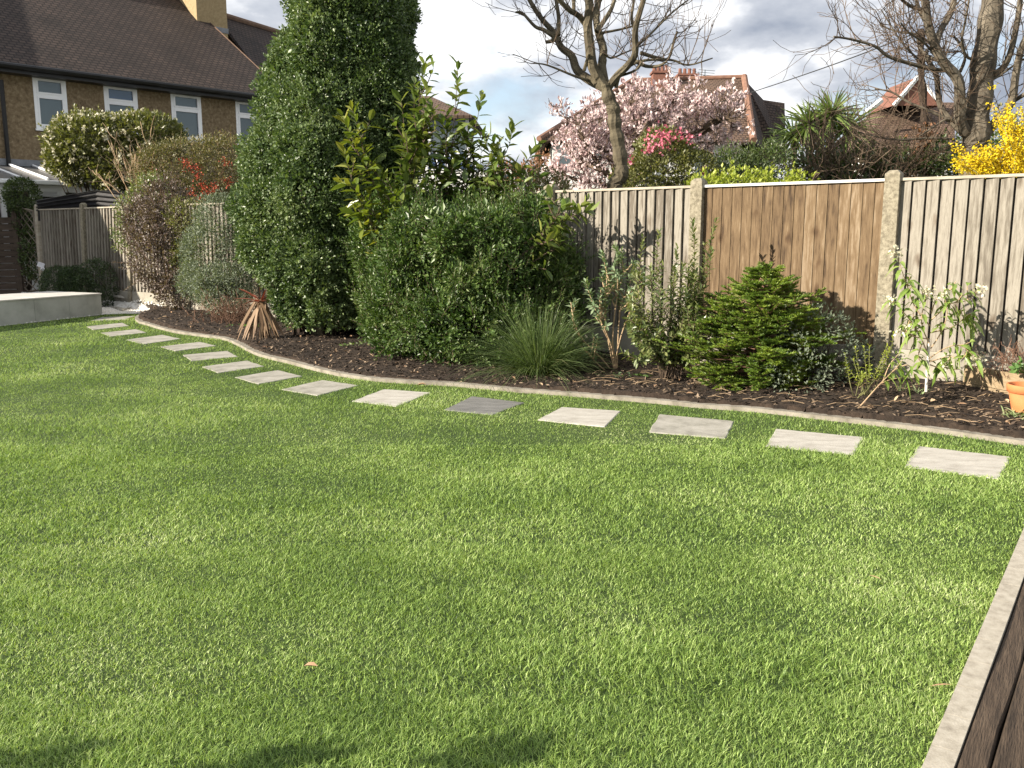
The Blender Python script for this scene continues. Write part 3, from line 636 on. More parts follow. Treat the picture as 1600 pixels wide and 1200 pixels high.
# dead leaves on the lawn
def lone_leaf(px, py, L, Wd, mat, label, ang, cat='leaf'):
    gx_, gy_ = G(px, py); 
    o = leaves('fallen_leaf', np.zeros((1,3)), np.array([[math.cos(ang), math.sin(ang), 0.15]]), np.array([[0.2,0,1.0]]), L, Wd, mat, shape='leaf', fold=0.3, droop=0.1)
    o.location = (gx_, gy_, 0.026+float(gz(gy_))); tag(o, label, cat, 'fallen leaves on the lawn')
lone_leaf(475, 1052, 0.05, 0.026, M['litter'], 'small curled brown leaf lying on the lawn near the bottom left', -0.1)
lone_leaf(1578, 893, 0.045, 0.03, M['litter'], 'small brown leaf on the grass against the stone edging', 0.4)
lone_leaf(1377, 915, 0.06, 0.010, M['litter'], 'thin orange-tan leaf blade on the lawn left of the stone edging', 2.3)
lone_leaf(1452, 1084, 0.075, 0.008, M['litter'], 'thin brown twig-like leaf on the lawn near the sleeper', 0.05)
lone_leaf(652, 606, 0.09, 0.05, M['litter'], 'tan leaf on the grass between the edging and the pale slab', 0.1)

# white gravel path and box bushes area
gp = [tuple(TB+np.array([0.02,0.03])), tuple(kc2[0]+np.array([-0.25,-0.1])), tuple(kc2[0]+np.array([0.1,-0.05])), tuple(kc2[0]+np.array([0.9,0.2])), tuple(fpt(13.0,0.06)), tuple(fpt(18.5,0.06)), (-12.5,17.5), tuple(T0+np.array([-0.5,2.5])), tuple(T0)]
dg0 = float((kc2[0]-FA)@FN)-0.12; print('gravel ramp', dg0)
def gzg(x, y):
    d = (np.asarray(x)-FA[0])*FN[0]+(np.asarray(y)-FA[1])*FN[1]; return gz(y)+(0.31-gz(y))*np.clip(1-d/dg0, 0, 1)
mb = MB(); mb.add([(p[0],p[1],0.0) for p in gp], [tuple(range(len(gp)))]); o = mb.build('gravel_path', M['pebble'])
bm = bmesh.new(); bm.from_mesh(o.data); bmesh.ops.triangulate(bm, faces=bm.faces)
q_ = fpt(15, dg0); bmesh.ops.bisect_plane(bm, geom=bm.verts[:]+bm.edges[:]+bm.faces[:], plane_co=(q_[0],q_[1],0), plane_no=(FN[0],FN[1],0))
for v in bm.verts: v.co.z = float(gzg(v.co.x, v.co.y))+0.006
for f in bm.faces:
    f.normal_update()
    if f.normal.z < 0: f.normal_flip()
bm.to_mesh(o.data); bm.free(); tag(o, kind='structure')
x, y = scatter(30000, gp, (-9.5,-4.5, 12.5, 18.5)); n = len(x)
oc = np.array([[1,0,0],[0,1,0],[-1,0,0],[0,-1,0],[0,0,1]], float); sz = 0.014+0.012*RS.rand(n)
ra = RS.rand(n)*6.28; ca, sa = np.cos(ra), np.sin(ra)
V = np.zeros((n,5,3)); 
for j in range(5):
    a, b, c = oc[j]*[1.2,0.9,0.7]; V[:,j,0] = x+(a*ca-b*sa)*sz; V[:,j,1] = y+(a*sa+b*ca)*sz; V[:,j,2] = gzg(x,y)+0.006+c*sz*1.2
idx = (np.arange(n)[:,None]*5+np.array([0,1,4,1,2,4,2,3,4,3,0,4])).ravel()
tag(npmesh('white_gravel', V.reshape(-1,3), np.full(n*4,3), idx, M['pebble']), 'white pebbles beside the raised terrace', 'gravel', kind='stuff')
for q, lab in (([(162,471),(172,463),(195,469),(180,474)], 'shaded grey slab in white gravel nearest the terrace corner'), ([(165,479),(190,472),(222,478),(198,485)], 'grey slab set in white gravel between terrace and bed, half in shadow')):
    g4 = []
    for p in q:
        v = G(*p)
        for _ in range(12): v = G(p[0], p[1], float(gzg(*v)-gz(v[1]))*0.5+0.5*(0 if _ == 0 else hz)); hz = float(gzg(*v)-gz(v[1]))
        g4.append(np.array(v))
    mb = MB(); ctr = sum(g4)/4
    mb.prism([p-ctr for p in g4], 0.0, 0.034); o = mb.build('gravel_slab', M['slab'], bevel=0.005); o.location = (ctr[0], ctr[1], float(gzg(*ctr)))
    tag(o, lab, 'paving slab', 'slabs in the white gravel')

# raised terrace
te = empty('terrace', (float(TB[0]), float(TB[1]), 0), 'raised porcelain-clad terrace with pale top at the left edge behind the lawn', 'terrace')
tnrm = np.array([-td[1], td[0]]); HT = float(PX(158,458,TB[1])[2]); print('terrace', TA, TB, HT)
TE = TB+tnrm*1.25
rz = MB(); 
for i in range(6):
    a = TB-td*(i*0.62); b = TB-td*((i+1)*0.62-0.004); 
    rz.prism([tuple(b), tuple(a), tuple(a+tnrm*0.02), tuple(b+tnrm*0.02)], 0.0, HT-0.022)
a = TB; b = TE; rz.prism([tuple(a+tnrm*0.022), tuple(b), tuple(b-td*0.02), tuple(a+tnrm*0.022-td*0.02)], 0, HT-0.022)
rz.build('riser', M['porc'], te)
co = MB(); co.prism([tuple(TB-td*4+tnrm*0.021), tuple(TB+tnrm*0.021-td*0.021), tuple(TE-td*0.021), tuple(TE-td*4)], 0, HT-0.03); co.build('core', M['mortar'], te)
tp = MB()
for i in range(6):
    for j in range(2):
        a = TB+td*0.012-tnrm*0.012-td*(i*0.62)+tnrm*(j*0.63)
        b = a-td*0.616; tp.prism([tuple(b), tuple(a), tuple(a+tnrm*0.626), tuple(b+tnrm*0.626)], HT-0.021, HT)
tp.build('paving', M['porct'], te, bevel=0.002)

# ================================================================= FENCE
FENCE = empty('garden_fence', (float(FA[0]), float(FA[1]), 0), 'long garden fence of concrete posts and upright board panels running behind the planted bed', 'fence')
def sub(mb, name, mat, par, off=(0.0,0.0)):
    V = np.array(mb.v)+np.array([off[0], off[1], 0.0])-np.array(FENCE.location)
    o = npmesh(name, V, [len(f) for f in mb.f], [i for f in mb.f for i in f], mat, par, world=False)
    m = o.modifiers.new('bevel', 'BEVEL'); m.width = 0.004; m.segments = 2; m.limit_method = 'ANGLE'; m.angle_limit = R(40); return o
def fence_panel(t0, t1, mat, capmat, label, lean=0.0, zt=1.925, zb=0.43, brown=False, step=0.022):
    e = None
    mb = MB(); wd = t1-t0; n = max(1, round(wd/(0.11 if not brown else 0.105))); p = wd/n
    for i in range(n):
        a, b = t0+i*p, t0+(i+1)*p; jt = random.uniform(-0.004,0.004)
        st = step*random.uniform(0.8,1.25); gp_ = (0.011 if not brown else 0.002)
        pa, pb = fpt(a+gp_, 0.012+st), fpt(b-gp_*0.2, 0.012); pc_, pd = fpt(b-gp_*0.2, 0.002), fpt(a+gp_, 0.002)
        # overlapping edge on the right of each board
        pa, pb = fpt(a+gp_, 0.012+st), fpt(b-gp_*0.2, 0.012)
        sh = lambda z: FD*(-lean*z)
        zb_, zt_ = zb+jt, zt-0.02
        mb.hexa([(*(q+sh(zb_)), zb_) for q in (pd, pc_, pb, pa)]+[(*(q+sh(zt_)), zt_) for q in (pd, pc_, pb, pa)])
    e = mb.build('fence_panel', mat, FENCE); tag(e, label if brown else None)
    bk = MB(); q = fpt((t0+t1)/2, -0.012); bk.box((*(q-FD*lean*(zb+zt)/2), (zb+zt)/2), (wd, 0.012, zt-zb-0.05), (*FD,0), (*FN,0)); sub(bk, 'backing', M['wdark'], e)
    cp = MB(); q = fpt((t0+t1)/2, 0.012)-FD*lean*zt
    cp.box((*q, zt-0.007), (wd, 0.062, 0.026), (*FD,0), (*FN,0)); sub(cp, 'capping', capmat, e)
    return e
def post(t, label, lean=0.0, zt=2.0, timber=False, w=0.105):
    o0 = fpt(t); e = MB(); sh = lambda z: FD*(-lean*z); h = w/2
    def ring(z, k=1.0): return [(*(fpt(t+a*h*k, b*h*1.15*k)+sh(z)-o0), z) for a, b in ((-1,1),(1,1),(1,-0.6),(-1,-0.6))]
    A = ring(0.0); B = ring(zt-0.03); C_ = ring(zt, 0.55)
    e.v = A+B+C_; e.f = [(0,1,5,4),(1,2,6,5),(2,3,7,6),(3,0,4,7),(4,5,9,8),(5,6,10,9),(6,7,11,10),(7,4,8,11),(8,9,10,11)]
    o = sub(e, 'fence_post', M['wcap'] if timber else M['conc'], FENCE, o0)
    bm = bmesh.new(); bm.from_mesh(o.data); bmesh.ops.recalc_face_normals(bm, faces=bm.faces); bm.to_mesh(o.data); bm.free()
    if timber: tag(o, 'timber end post')
posts = [(-3.76,'concrete fence post beyond the right edge',0,2.0),(-1.88,'concrete fence post behind the timber raised bed',0,2.0),(ft(1395),'concrete fence post right of the brown fence panel',0.0,2.0),(ft(1092),'concrete fence post left of the brown fence panel',0.0,2.0),
 (ft(862),'shaded concrete fence post right of the evergreen shrub',0,2.0),(5.6,'concrete fence post hidden behind the evergreen shrub',0,2.0),(7.45,'concrete fence post behind the tall conical tree',0,2.0),(9.3,'concrete fence post left of the tall conical tree',0.02,2.0),
 (ft(288),'concrete fence post behind the purple-leaved shrub',0.05,2.0),(ft(195),'sunlit concrete fence post left of the purple-leaved shrub',0.09,2.0),(ft(126),'pale concrete fence post behind the box bushes',0.06,2.02),(ft(57),'timber end fence post beside the trellis',0.03,2.03)]
for i, (t, lab, ln, zt) in enumerate(posts): post(t, lab, ln, zt, timber=(i == 11), w=(0.13 if i in (2,3,4) else 0.105))
plab = ['weathered grey fence panel beyond the right edge','weathered grey fence panel behind the raised timber bed','brown fence panel of newer timber with bleached top rail','weathered grey fence panel left of the brown one, with leaf shadows','shaded fence panel right above the evergreen shrub','fence panel hidden behind the evergreen shrub','fence panel behind the tall conical tree','fence panel just left of the tall conical tree','fence panel behind the purple-leaved shrub','slatted fence panel half in diagonal shadow, right of the pale post','shaded slatted fence panel behind the box bushes']
for i in range(len(posts)-1):
    a, b = posts[i][0]+0.05, posts[i+1][0]-0.05; ln = (posts[i][2]+posts[i+1][2])/2
    br = (i == 2)
    fence_panel(a, b, M['wbrown'] if br else M['wgrey'], M['wcapw'] if br else M['wcap'], plab[i], ln, zt=1.925, brown=br, step=0.006 if br else 0.022)
    g_ = MB(); q = fpt((a+b)/2, 0.004); q0_ = fpt(a)
    g_.box((*(q-q0_), 0.20), (b-a, 0.05, 0.455), (*FD,0), (*FN,0)); o = sub(g_, 'gravel_board', M['gravelboard'], FENCE, q0_)
# trellis, end fence, climber at far left
tl = [PX(22,322,18.9), PX(52,330,18.55), PX(66,452,18.45), PX(34,458,18.8)]
tr = empty('trellis', (float(tl[3][0]), float(tl[3][1]), 0), 'diamond lattice timber trellis leaning at the left end of the fence', 'trellis')
fr_ = MB(); la_ = MB()
for a, b in ((0,1),(1,2),(2,3),(3,0)): fr_.tube([tl[a], tl[b]], 0.022, 4)
def bil(u, v): return (tl[0]*(1-u)+tl[1]*u)*(1-v)+(tl[3]*(1-u)+tl[2]*u)*v
for k in range(-2, 11):
    for sg in (1, -1):
        pts = []
        for j in range(21):
            u = j/20; v = (k/9.0)+sg*u*0.30
            if 0 <= v <= 1: pts.append(bil(u, v)+np.array([0,-0.012*sg,0]))
        if len(pts) > 1: la_.tube([pts[0], pts[-1]], 0.010, 4)
fr_.build('frame', M['trell'], tr); la_.build('lattice', M['trell'], tr)
ef = MB(); a = np.array([-10.2,18.75]); dE = np.array([-0.75,-0.25]); dE /= np.linalg.norm(dE)
ee = empty('end_fence', (float(a[0]), float(a[1]), 0), 'dark horizontal board fence in deep shade at the far left edge', 'fence')
for i in range(13): ef.box((*(a+dE*1.8), 0.10+i*0.135), (3.6, 0.02, 0.125), (*dE,0), (-dE[1],dE[0],0))
ef.build('boards', M['wdark'], ee)
for i in range(3):
    pe = MB(); q = a+dE*(0.1+1.6*i); pe.box((*q, 0.95), (0.09,0.09,1.9), (*dE,0), (-dE[1],dE[0],0)); pe.build('post', M['wdark'], ee)
# white label hanging by the end post
o = MB().box((0,0,0),(0.13,0.02,0.10)).box((0.05,-0.012,-0.06),(0.07,0.02,0.07)).build('hanging_tag', M['bag'], bevel=0.008)
q = PX(64,414,18.0); o.location = tuple(q); o.rotation_euler = (0,0.4,0.5); tag(o, 'small white tag hanging by the timber end post above the box bushes', 'tag')
# black covered thing behind the fence (parasol / cover)
bcv = empty('black_cover', tuple(PX(120,330,18)), 'black sloping covered garden canopy standing behind the left fence', 'cover')
cv = MB()
A_ = [PX(58,314,18.1),PX(150,298,17.9),PX(192,303,17.6),PX(205,325,17.4)]
lo_ = [PX(58,345,18.1),PX(150,345,17.9),PX(192,345,17.6),PX(205,345,17.4)]
bk_ = [p+np.array([0.1,0.5,0.04]) for p in A_]
cv.v = [tuple(p) for p in A_+lo_+bk_]; cv.f = [(0,1,5,4),(1,2,6,5),(2,3,7,6),(0,8,9,1),(1,9,10,2),(2,10,11,3)]
cv.build('cover_sheet', M['black'], bcv)
rr2 = MB()
for k in range(4):
    u = k*0.16; rr2.tube([A_[0]*(1-u)+lo_[0]*u+np.array([0,-0.03,0]), A_[1]*(1-u)+lo_[1]*u+np.array([0,-0.03,0]), A_[2]*(1-u)+lo_[2]*u+np.array([0,-0.03,0])], 0.015, 4)
rr2.build('rib', M['gutter'], bcv)

# ================================================================= HOUSES
def roofquad(name, pts, mat, parent, thick=0.08):
    """planar roof polygon, UV = (along horizontal, up slope) in metres"""
    P = [np.array(p, float) for p in pts]; n = len(P)
    nr = np.zeros(3)
    for i in range(n): nr += np.cross(P[i], P[(i+1)%n])
    nr /= np.linalg.norm(nr)
    if nr[2] < 0: P = P[::-1]; nr = -nr
    h = np.cross((0,0,1), nr); h /= np.linalg.norm(h); u = np.cross(nr, h)
    V = [tuple(p-np.array(parent.location)) for p in P]+[tuple(p-nr*thick-np.array(parent.location)) for p in P]
    fs = [tuple(range(n)), tuple(range(2*n-1,n-1,-1))]+[(i,n+i,n+(i+1)%n,(i+1)%n) for i in range(n)]
    me = bpy.data.meshes.new(name); me.from_pydata(V, [], fs); me.update()
    uvl = me.uv_layers.new(name='UVMap'); loc = np.array(parent.location)
    for pl_ in me.polygons:
        for li in pl_.loop_indices:
            p = np.array(V[me.loops[li].vertex_index])+loc; uvl.data[li].uv = (float(p@h), float(p@u))
    me.materials.append(mat); o = bpy.data.objects.new(name, me); return link(o, parent)
# --- left house
A0 = PX(60,160,22)[:2]; HU = np.array([0.683, 0.730]); HN = np.array([0.730,-0.683])
def hx(px, off=0.0, base=None, py=160):          # u along the facade seen at picture column px
    r = ray(px, py); k = r[0]/r[1]; b = A0+HN*off; return (k*b[1]-b[0])/(HU[0]-k*HU[1])
def hp(u, off=0.0): return A0+HU*u+HN*off
ZE = CH+(365-97)/F*float(hp(hx(2))[1]); uR = hx(428); uL = -1.25
hs = empty('house', (float(A0[0]), float(A0[1]), 0), 'brown pebbledash two-storey house with dark tiled roof at the upper left', 'house')
D_ = 8.2; wins = []
def zat(px, py, u, off=0.0): return CH+(365-py)/F*float(hp(u, off)[1])   # small pitch error ignored
def zray(px, py, Yv): return float(PX(px, py, Yv)[2])
ZE = zray(2, 100, float(hp(hx(2))[1]))+0.05
wspec = [(53.3,104.8,117,202),(163,210.5,129,None),(267,311,142,None),(367.5,404,153,None)]
u0s = []
w1a, w1b = hx(53.3), hx(104.8); wt = zray(80,120,float(hp((w1a+w1b)/2)[1])); wb = zray(80,203,float(hp((w1a+w1b)/2)[1]))
Wwin = w1b-w1a
# wall with openings: build as strips
wl = MB()
def wallbox(u0, u1, z0, z1, off0=-0.25, off1=0.0):
    q = [hp(u0,off1), hp(u1,off1), hp(u1,off0), hp(u0,off0)]; wl.prism([tuple(p) for p in q], z0, z1)
us = []
for (a, b, t, bb) in wspec:
    ua, ub = hx(a), hx(b); 
    if bb is None: ub = ua+min(max(ub-ua, 0.85), 1.3)
    us.append((ua, ub))
cur = uL
wallbox(uL, uR, 0, wb-0.002); wallbox(uL, uR, wt+0.002, ZE)
for ua, ub in us: wallbox(cur, ua, wb-0.002, wt+0.002); cur = ub
wallbox(cur, uR, wb-0.002, wt+0.002)
for u_ in (uL, uR-0.25):
    q = [hp(u_,-0.25), hp(u_+0.25,-0.25), hp(u_+0.25,-D_), hp(u_,-D_)]; wl.prism([tuple(p) for p in q], 0, ZE)
wl.build('wall', M['render'], hs)
def window(par, ua, ub, zb, zt, off, split=0.62, gl='glass', glt=None, fw=0.075, opened=False):
    f = MB()
    def bar(u0,u1,z0,z1,d=0.06,o=0.0):
        q = [hp(u0,off+o), hp(u1,off+o), hp(u1,off+o-d), hp(u0,off+o-d)]; f.prism([tuple(p) for p in q], z0, z1)
    bar(ua, ub, zb, zb+fw); bar(ua, ub, zt-fw, zt); bar(ua, ua+fw, zb+fw, zt-fw); bar(ub-fw, ub, zb+fw, zt-fw)
    zs = zb+(zt-zb)*split
    bar(ua+fw, ub-fw, zs-0.03, zs+0.03, 0.058)
    iw = 0.04
    for (z0, z1) in ((zb+fw, zs-0.03), (zs+0.03, zt-fw)):
        bar(ua+fw, ub-fw, z0, z0+iw, 0.04, 0.012); bar(ua+fw, ub-fw, z1-iw, z1, 0.04, 0.012); bar(ua+fw, ua+fw+iw, z0+iw, z1-iw, 0.04, 0.012); bar(ub-fw-iw, ub-fw, z0+iw, z1-iw, 0.04, 0.012)
    w = f.build('window', M['upvc'], par)
    for (z0, z1, gm) in ((zb+fw, zs-0.03, gl), (zs+0.03, zt-fw, glt or gl)):
        g_ = MB(); q = [hp(ua+fw,off-0.03), hp(ub-fw,off-0.03), hp(ub-fw,off-0.04), hp(ua+fw,off-0.04)]; g_.prism([tuple(p-np.array(par.location)[:2]) for p in q], z0, z1)
        V = np.array(g_.v); pn = npmesh('pane', V, [len(ff) for ff in g_.f], [i for ff in g_.f for i in ff], M[gm], w, world=False)
    s_ = MB(); q = [hp(ua-0.03,off+0.05), hp(ub+0.03,off+0.05), hp(ub+0.03,off), hp(ua-0.03,off)]; s_.prism([tuple(p-np.array(par.location)[:2]) for p in q], zb-0.045, zb-0.003)
    npmesh('sill', np.array(s_.v), [len(ff) for ff in s_.f], [i for ff in s_.f for i in ff], M['upvc'], w, world=False)
    return w
for i, (ua, ub) in enumerate(us): window(hs, ua, ub, wb, wt, 0.01, 0.66 if i else 0.64, 'glass', 'glassb' if i == 1 else None)
inn = MB(); q = [hp(uL+0.3,-0.5), hp(uR-0.3,-0.5), hp(uR-0.3,-0.55), hp(uL+0.3,-0.55)]; inn.prism([tuple(p) for p in q], 0.2, ZE-0.1); inn.build('inner_wall', M['wcap'], hs)
ZR = zray(290, 5, float(hp(hx(290, -4.1, py=5), -4.1)[1])); uE = hx(290, -4.1, py=5)
ov = 0.38; sl_ = (ZR-ZE)/4.1
def H3(u, off, z): return (*hp(u, off), z)
ze = float(PX(2,99,float(hp(hx(2,ov,py=99),ov)[1]))[2]); ZE = ze-0.02; sl_ = (ZR-ZE)/4.5; zr = ZR+0.10
uHipL = uL-1.0
roofquad('roof', [H3(uL-0.4,ov,ze), H3(uR+ov,ov,ze), H3(uE,-4.1,zr), H3(uL+0.7,-4.1,zr)], M['tile'], hs)
roofquad('roof', [H3(uL-0.4,-8.2-ov,ze), H3(uR+ov,-8.2-ov,ze), H3(uE,-4.1,zr), H3(uL+0.7,-4.1,zr)], M['tile'], hs)
roofquad('roof', [H3(uR+ov+0.01,ov,ze), H3(uR+ov+0.01,-8.2-ov,ze), H3(uE+0.01,-4.1,zr)], M['tile'], hs)
roofquad('roof', [H3(uL-0.41,ov,ze), H3(uL-0.41,-8.2-ov,ze), H3(uL+0.69,-4.1,zr)], M['tile'], hs)
rg = MB()
rg.tube([np.array(H3(uL+0.7,-4.1,zr+0.03)), np.array(H3(uE,-4.1,zr+0.03))], 0.10, 8)
rg.tube([np.array(H3(uE,-4.1,zr+0.01)), np.array(H3(uR+ov,ov,ze))], 0.02, 6)
rg.build('ridge_tiles', M['ridged'], hs)
rg = MB(); rg.tube([np.array(H3(uL-0.4,ov,ze+0.02)), np.array(H3(uL+0.7,-4.1,zr+0.02))], 0.12, 8); rg.build('hip_tiles', M['ridge'], hs)
gt = MB(); gt.tube([np.array(H3(uL-0.45,ov+0.06,ze-0.03)), np.array(H3(uR+ov+0.05,ov+0.06,ze-0.03))], 0.065, 8)
q = [hp(uL-0.4,ov-0.02), hp(uR+ov,ov-0.02), hp(uR+ov,ov-0.05), hp(uL-0.4,ov-0.05)]; gt.prism([tuple(p) for p in q], ze-0.17, ze-0.08)
q = [hp(uL-0.4,ov-0.05), hp(uR+ov,ov-0.05), hp(uR+ov,0.0), hp(uL-0.4,0.0)]; gt.prism([tuple(p) for p in q], ze-0.17, ze-0.15)
gt.tube([np.array(H3(hx(3),0.08,2.4)), np.array(H3(hx(3),0.08,ZE-0.3))], 0.05, 8)
gt.build('gutter', M['gutter'], hs)
# chimney
uc = hx(318, -3.6, py=20); chm = MB()
q = [hp(uc-0.55,-3.0), hp(uc+0.45,-3.0), hp(uc+0.45,-4.3), hp(uc-0.55,-4.3)]; chm.prism([tuple(p) for p in q], ZR-1.6, ZR+2.2)
cho = chm.build('chimney', M['chim'], hs)
fl_ = MB(); q = [hp(uc-0.57,-2.98), hp(uc+0.47,-2.98), hp(uc+0.47,-4.32), hp(uc-0.57,-4.32)]; fl_.prism([tuple(p) for p in q], ZR-0.95, ZR-0.80); fl_.build('flashing', M['lead'], hs)
# rear wing roof to the right
q1, q2 = PX(338,22,30.5), PX(452,57,33.6); dn = np.array([HN[0]*3.9, HN[1]*3.9, -3.4]); dn2 = np.array([-HN[0]*3.9, -HN[1]*3.9, -3.4])
roofquad('roof', [q1, q2, q2+dn, q1+dn], M['tile'], hs); roofquad('roof', [q1, q2, q2+dn2, q1+dn2], M['tile'], hs)
rg = MB(); rg.tube([q1+[0,0,.03], q2+[0,0,.03]], 0.10, 8); rg.build('ridge_tiles', M['ridged'], hs)
ww = MB(); k_ = [q1+dn*.93, q2+dn*.93, q2+dn2*.93, q1+dn2*.93]; ww.prism([tuple(v[:2]) for v in k_], 0, float((q1+dn)[2])+0.1); ww.build('wing_wall', M['render'], hs)
# conservatory
CO = 2.3
cs = empty('conservatory', (float(hp(0,CO)[0]), float(hp(0,CO)[1]), 0), 'white framed conservatory with sheet roof behind the left fence', 'conservatory')
zg = zray(60, 283, float(hp(hx(60,CO,py=283),CO)[1])); zw = zray(60, 262, float(hp(hx(60))[1]))
cL, cR = hx(-60,CO,py=300), hx(190,CO,py=300)
roofquad('roof', [H3(cL,CO+0.12,zg+0.02), H3(cR+0.1,CO+0.12,zg+0.02), H3(cR+0.1,0.02,zw), H3(cL,0.02,zw)], M['croof'], cs, 0.03)
cb = MB()
for px in (-20, 20, 62, 102, 140, 175):
    u = hx(px, CO); cb.tube([np.array(H3(u,CO+0.1,zg+0.05)), np.array(H3(u,0.03,zw+0.04))], 0.028, 4)
cb.build('glazing_bar', M['upvc'], cs)
cg = MB(); q = [hp(cL,CO+0.2), hp(cR+0.15,CO+0.2), hp(cR+0.15,CO+0.10), hp(cL,CO+0.10)]; cg.prism([tuple(p) for p in q], zg-0.08, zg+0.015); cg.build('gutter', M['upvc'], cs, bevel=0.02)
lf = MB(); q = [hp(cL,0.06), hp(cR+0.1,0.06), hp(cR+0.1,0.003), hp(cL,0.003)]; lf.prism([tuple(p) for p in q], zw+0.005, zw+0.16); lf.build('flashing', M['lead'], cs)
cw = MB()
def cbar(u0,u1,z0,z1,o0=CO,d=0.07):
    q = [hp(u0,o0), hp(u1,o0), hp(u1,o0-d), hp(u0,o0-d)]; cw.prism([tuple(p) for p in q], z0, z1)
cbar(cL, cR, zg-0.22, zg-0.081); cbar(cL, cR, 0, 0.85)
for px in (-30, 4, 50, 99, 139, 179): u = hx(px, CO, py=300); cbar(u-0.05, u+0.05, 0.85, zg-0.22)
cw.build('frame', M['upvc'], cs)
for a, b in ((4,50),(50,99),(99,139),(139,179)):
    ua, ub = hx(a,CO,py=300)+0.05, hx(b,CO,py=300)-0.05
    if a in (50, 139): window(cs, ua, ub, 0.85, zg-0.22, CO-0.005, 0.98, 'glassd', fw=0.05)
    else:
        g_ = MB(); q = [hp(ua,CO-0.03), hp(ub,CO-0.03), hp(ub,CO-0.04), hp(ua,CO-0.04)]; g_.prism([tuple(p) for p in q], 0.85, zg-0.22); g_.build('pane', M['glassd'], cs)
iw_ = MB(); q = [hp(cL,0.3+0.7), hp(cR-0.2,1.0), hp(cR-0.2,0.95), hp(cL,0.95)]; iw_.prism([tuple(p) for p in q], 0, zg-0.3); iw_.build('inner_wall', M['wdark'], cs)

# --- centre house (russet roof, white walls)
ch = empty('house', tuple(PX(1010,290,34))[:2]+(0,), 'white house with russet hipped roof and clustered chimneys behind the pink magnolia', 'house')
Ye = 32.0; Yr = 36.5
e1, e2 = PX(842,233,Ye), PX(1178,209,Ye+0.6); e1[2] = e2[2] = (e1[2]+e2[2])/2
r1, r2 = PX(985,135,Yr+0.8), PX(1163,122,Yr); r1[2] = r2[2]
b1, b2 = e1+np.array([0,9.4,0]), e2+np.array([3.7,9.0,0])
roofquad('roof', [e1, e2, r2, r1], M['tileo'], ch)
roofquad('roof', [e2+np.array([0.01,0,0]), b2, r2+np.array([0.01,0,0])], M['tile'], ch)
roofquad('roof', [e1, b1, r1], M['tileo'], ch)
roofquad('roof', [b1, b2, r2, r1], M['tileo'], ch)
# lower right wing roof
w1_, w2_ = PX(1178,150,38.5), PX(1226,161,38.5)
roofquad('roof', [PX(1163,124,37.2), PX(1193,156,38), w2_, PX(1228,250,36.5), PX(1150,250,36.5)], M['tile'], ch)
rg = MB(); rg.tube([r1+np.array([0,0,.05]), r2+np.array([0,0,.05])], 0.09, 8); rg.tube([r2+np.array([0,0,.05]), e2+np.array([0,0,.06])], 0.13, 8); rg.tube([r1, e1+np.array([0,0,.05])], 0.11, 8)
rg.build('ridge_tiles', M['ridge'], ch)
wm = MB(); pa = e1[:2]+np.array([0.5,0.45]); pb_ = e2[:2]+np.array([-0.5,0.45])
wm.prism([tuple(pa), tuple(pb_), tuple(b2[:2]+np.array([-0.5,-0.5])), tuple(b1[:2]+np.array([0.5,-0.5]))], 0, e1[2]-0.05); wm.build('wall', M['whitewall'], ch)
for px in (880, 1000, 1135):
    uu = (PX(px,250,Ye)[0]-e1[0])/(e2[0]-e1[0]); c = pa*(1-uu)+pb_*uu
    f = MB(); f.box((c[0],c[1]-0.02,e1[2]-0.95), (1.3,0.08,1.1)); w = f.build('window', M['upvc'], ch)
    for s1 in (-1,1):
        g_ = MB(); g_.box((c[0]+s1*0.31-ch.location[0],c[1]-0.066-ch.location[1],e1[2]-0.95), (0.5,0.02,0.9)); npmesh('pane', np.array(g_.v), [4]*6, [i for ff in g_.f for i in ff], M['glass'], w, world=False)
for px, py, wdt, n in ((1031,128,0.62,4),(1073,131,0.8,4)):
    c = PX(px, py, Yr+(0 if px < 1050 else 3)); cm = MB(); cm.box((c[0],c[1],c[2]-0.2), (wdt,0.6,1.0)); cm.box((c[0],c[1],c[2]+0.33), (wdt+0.1,0.7,0.08))
    ck = cm.build('chimney', M['brick'], ch); pt_ = MB()
    for k in range(n): 
        x_ = c[0]+wdt*((k+0.5)/n-0.5); pt_.tube([(x_-ch.location[0],c[1]-ch.location[1],c[2]+0.37),(x_-ch.location[0],c[1]-ch.location[1],c[2]+0.62)], [0.085,0.07], 8)
    npmesh('chimney_pot', np.array(pt_.v), [len(ff) for ff in pt_.f], [i for ff in pt_.f for i in ff], M['brick'], ck, world=False)
an = MB(); c = PX(1101,128,Yr+3)
an.tube([c+np.array([0,0,-0.8]), c+np.array([0,0,0.5])], 0.02, 4)
for k in range(5): an.tube([c+np.array([-0.35+k*0.02,0,0.1+k*0.1]), c+np.array([0.35+k*0.02,0,0.05+k*0.1])], 0.012, 4)
an.build('aerial', M['zinc'], ch)
# --- pale house seen behind the large-leaved shrub
h3 = empty('house', tuple(PX(720,300,27))[:2]+(0,), 'pale house with brown hipped roof half hidden behind the large-leaved stems', 'house')
a, b = PX(640,186,26), PX(738,180,26); a[2]=b[2]; r_ = PX(672,150,29); r0_ = PX(600,148,29); r0_[2]=r_[2]
roofquad('roof', [a+np.array([-1.5,0,0]), b, r_, r0_], M['tileo'], h3); roofquad('roof', [b+np.array([0.01,0,0]), b+np.array([0.3,6,0]), r_], M['tile'], h3)
mb = MB(); mb.prism([(a[0]-1.3,a[1]+.4),(b[0]-.35,b[1]+.4),(b[0]-.2,b[1]+5.5),(a[0]-1.3,a[1]+5.5)], 0, a[2]-.03); mb.build('wall', M['whitewall'], h3)
mb = MB(); c = PX(700,215,26.37); mb.box((c[0],c[1],c[2]), (1.2,0.08,1.2)); w = mb.build('window', M['upvc'], h3)
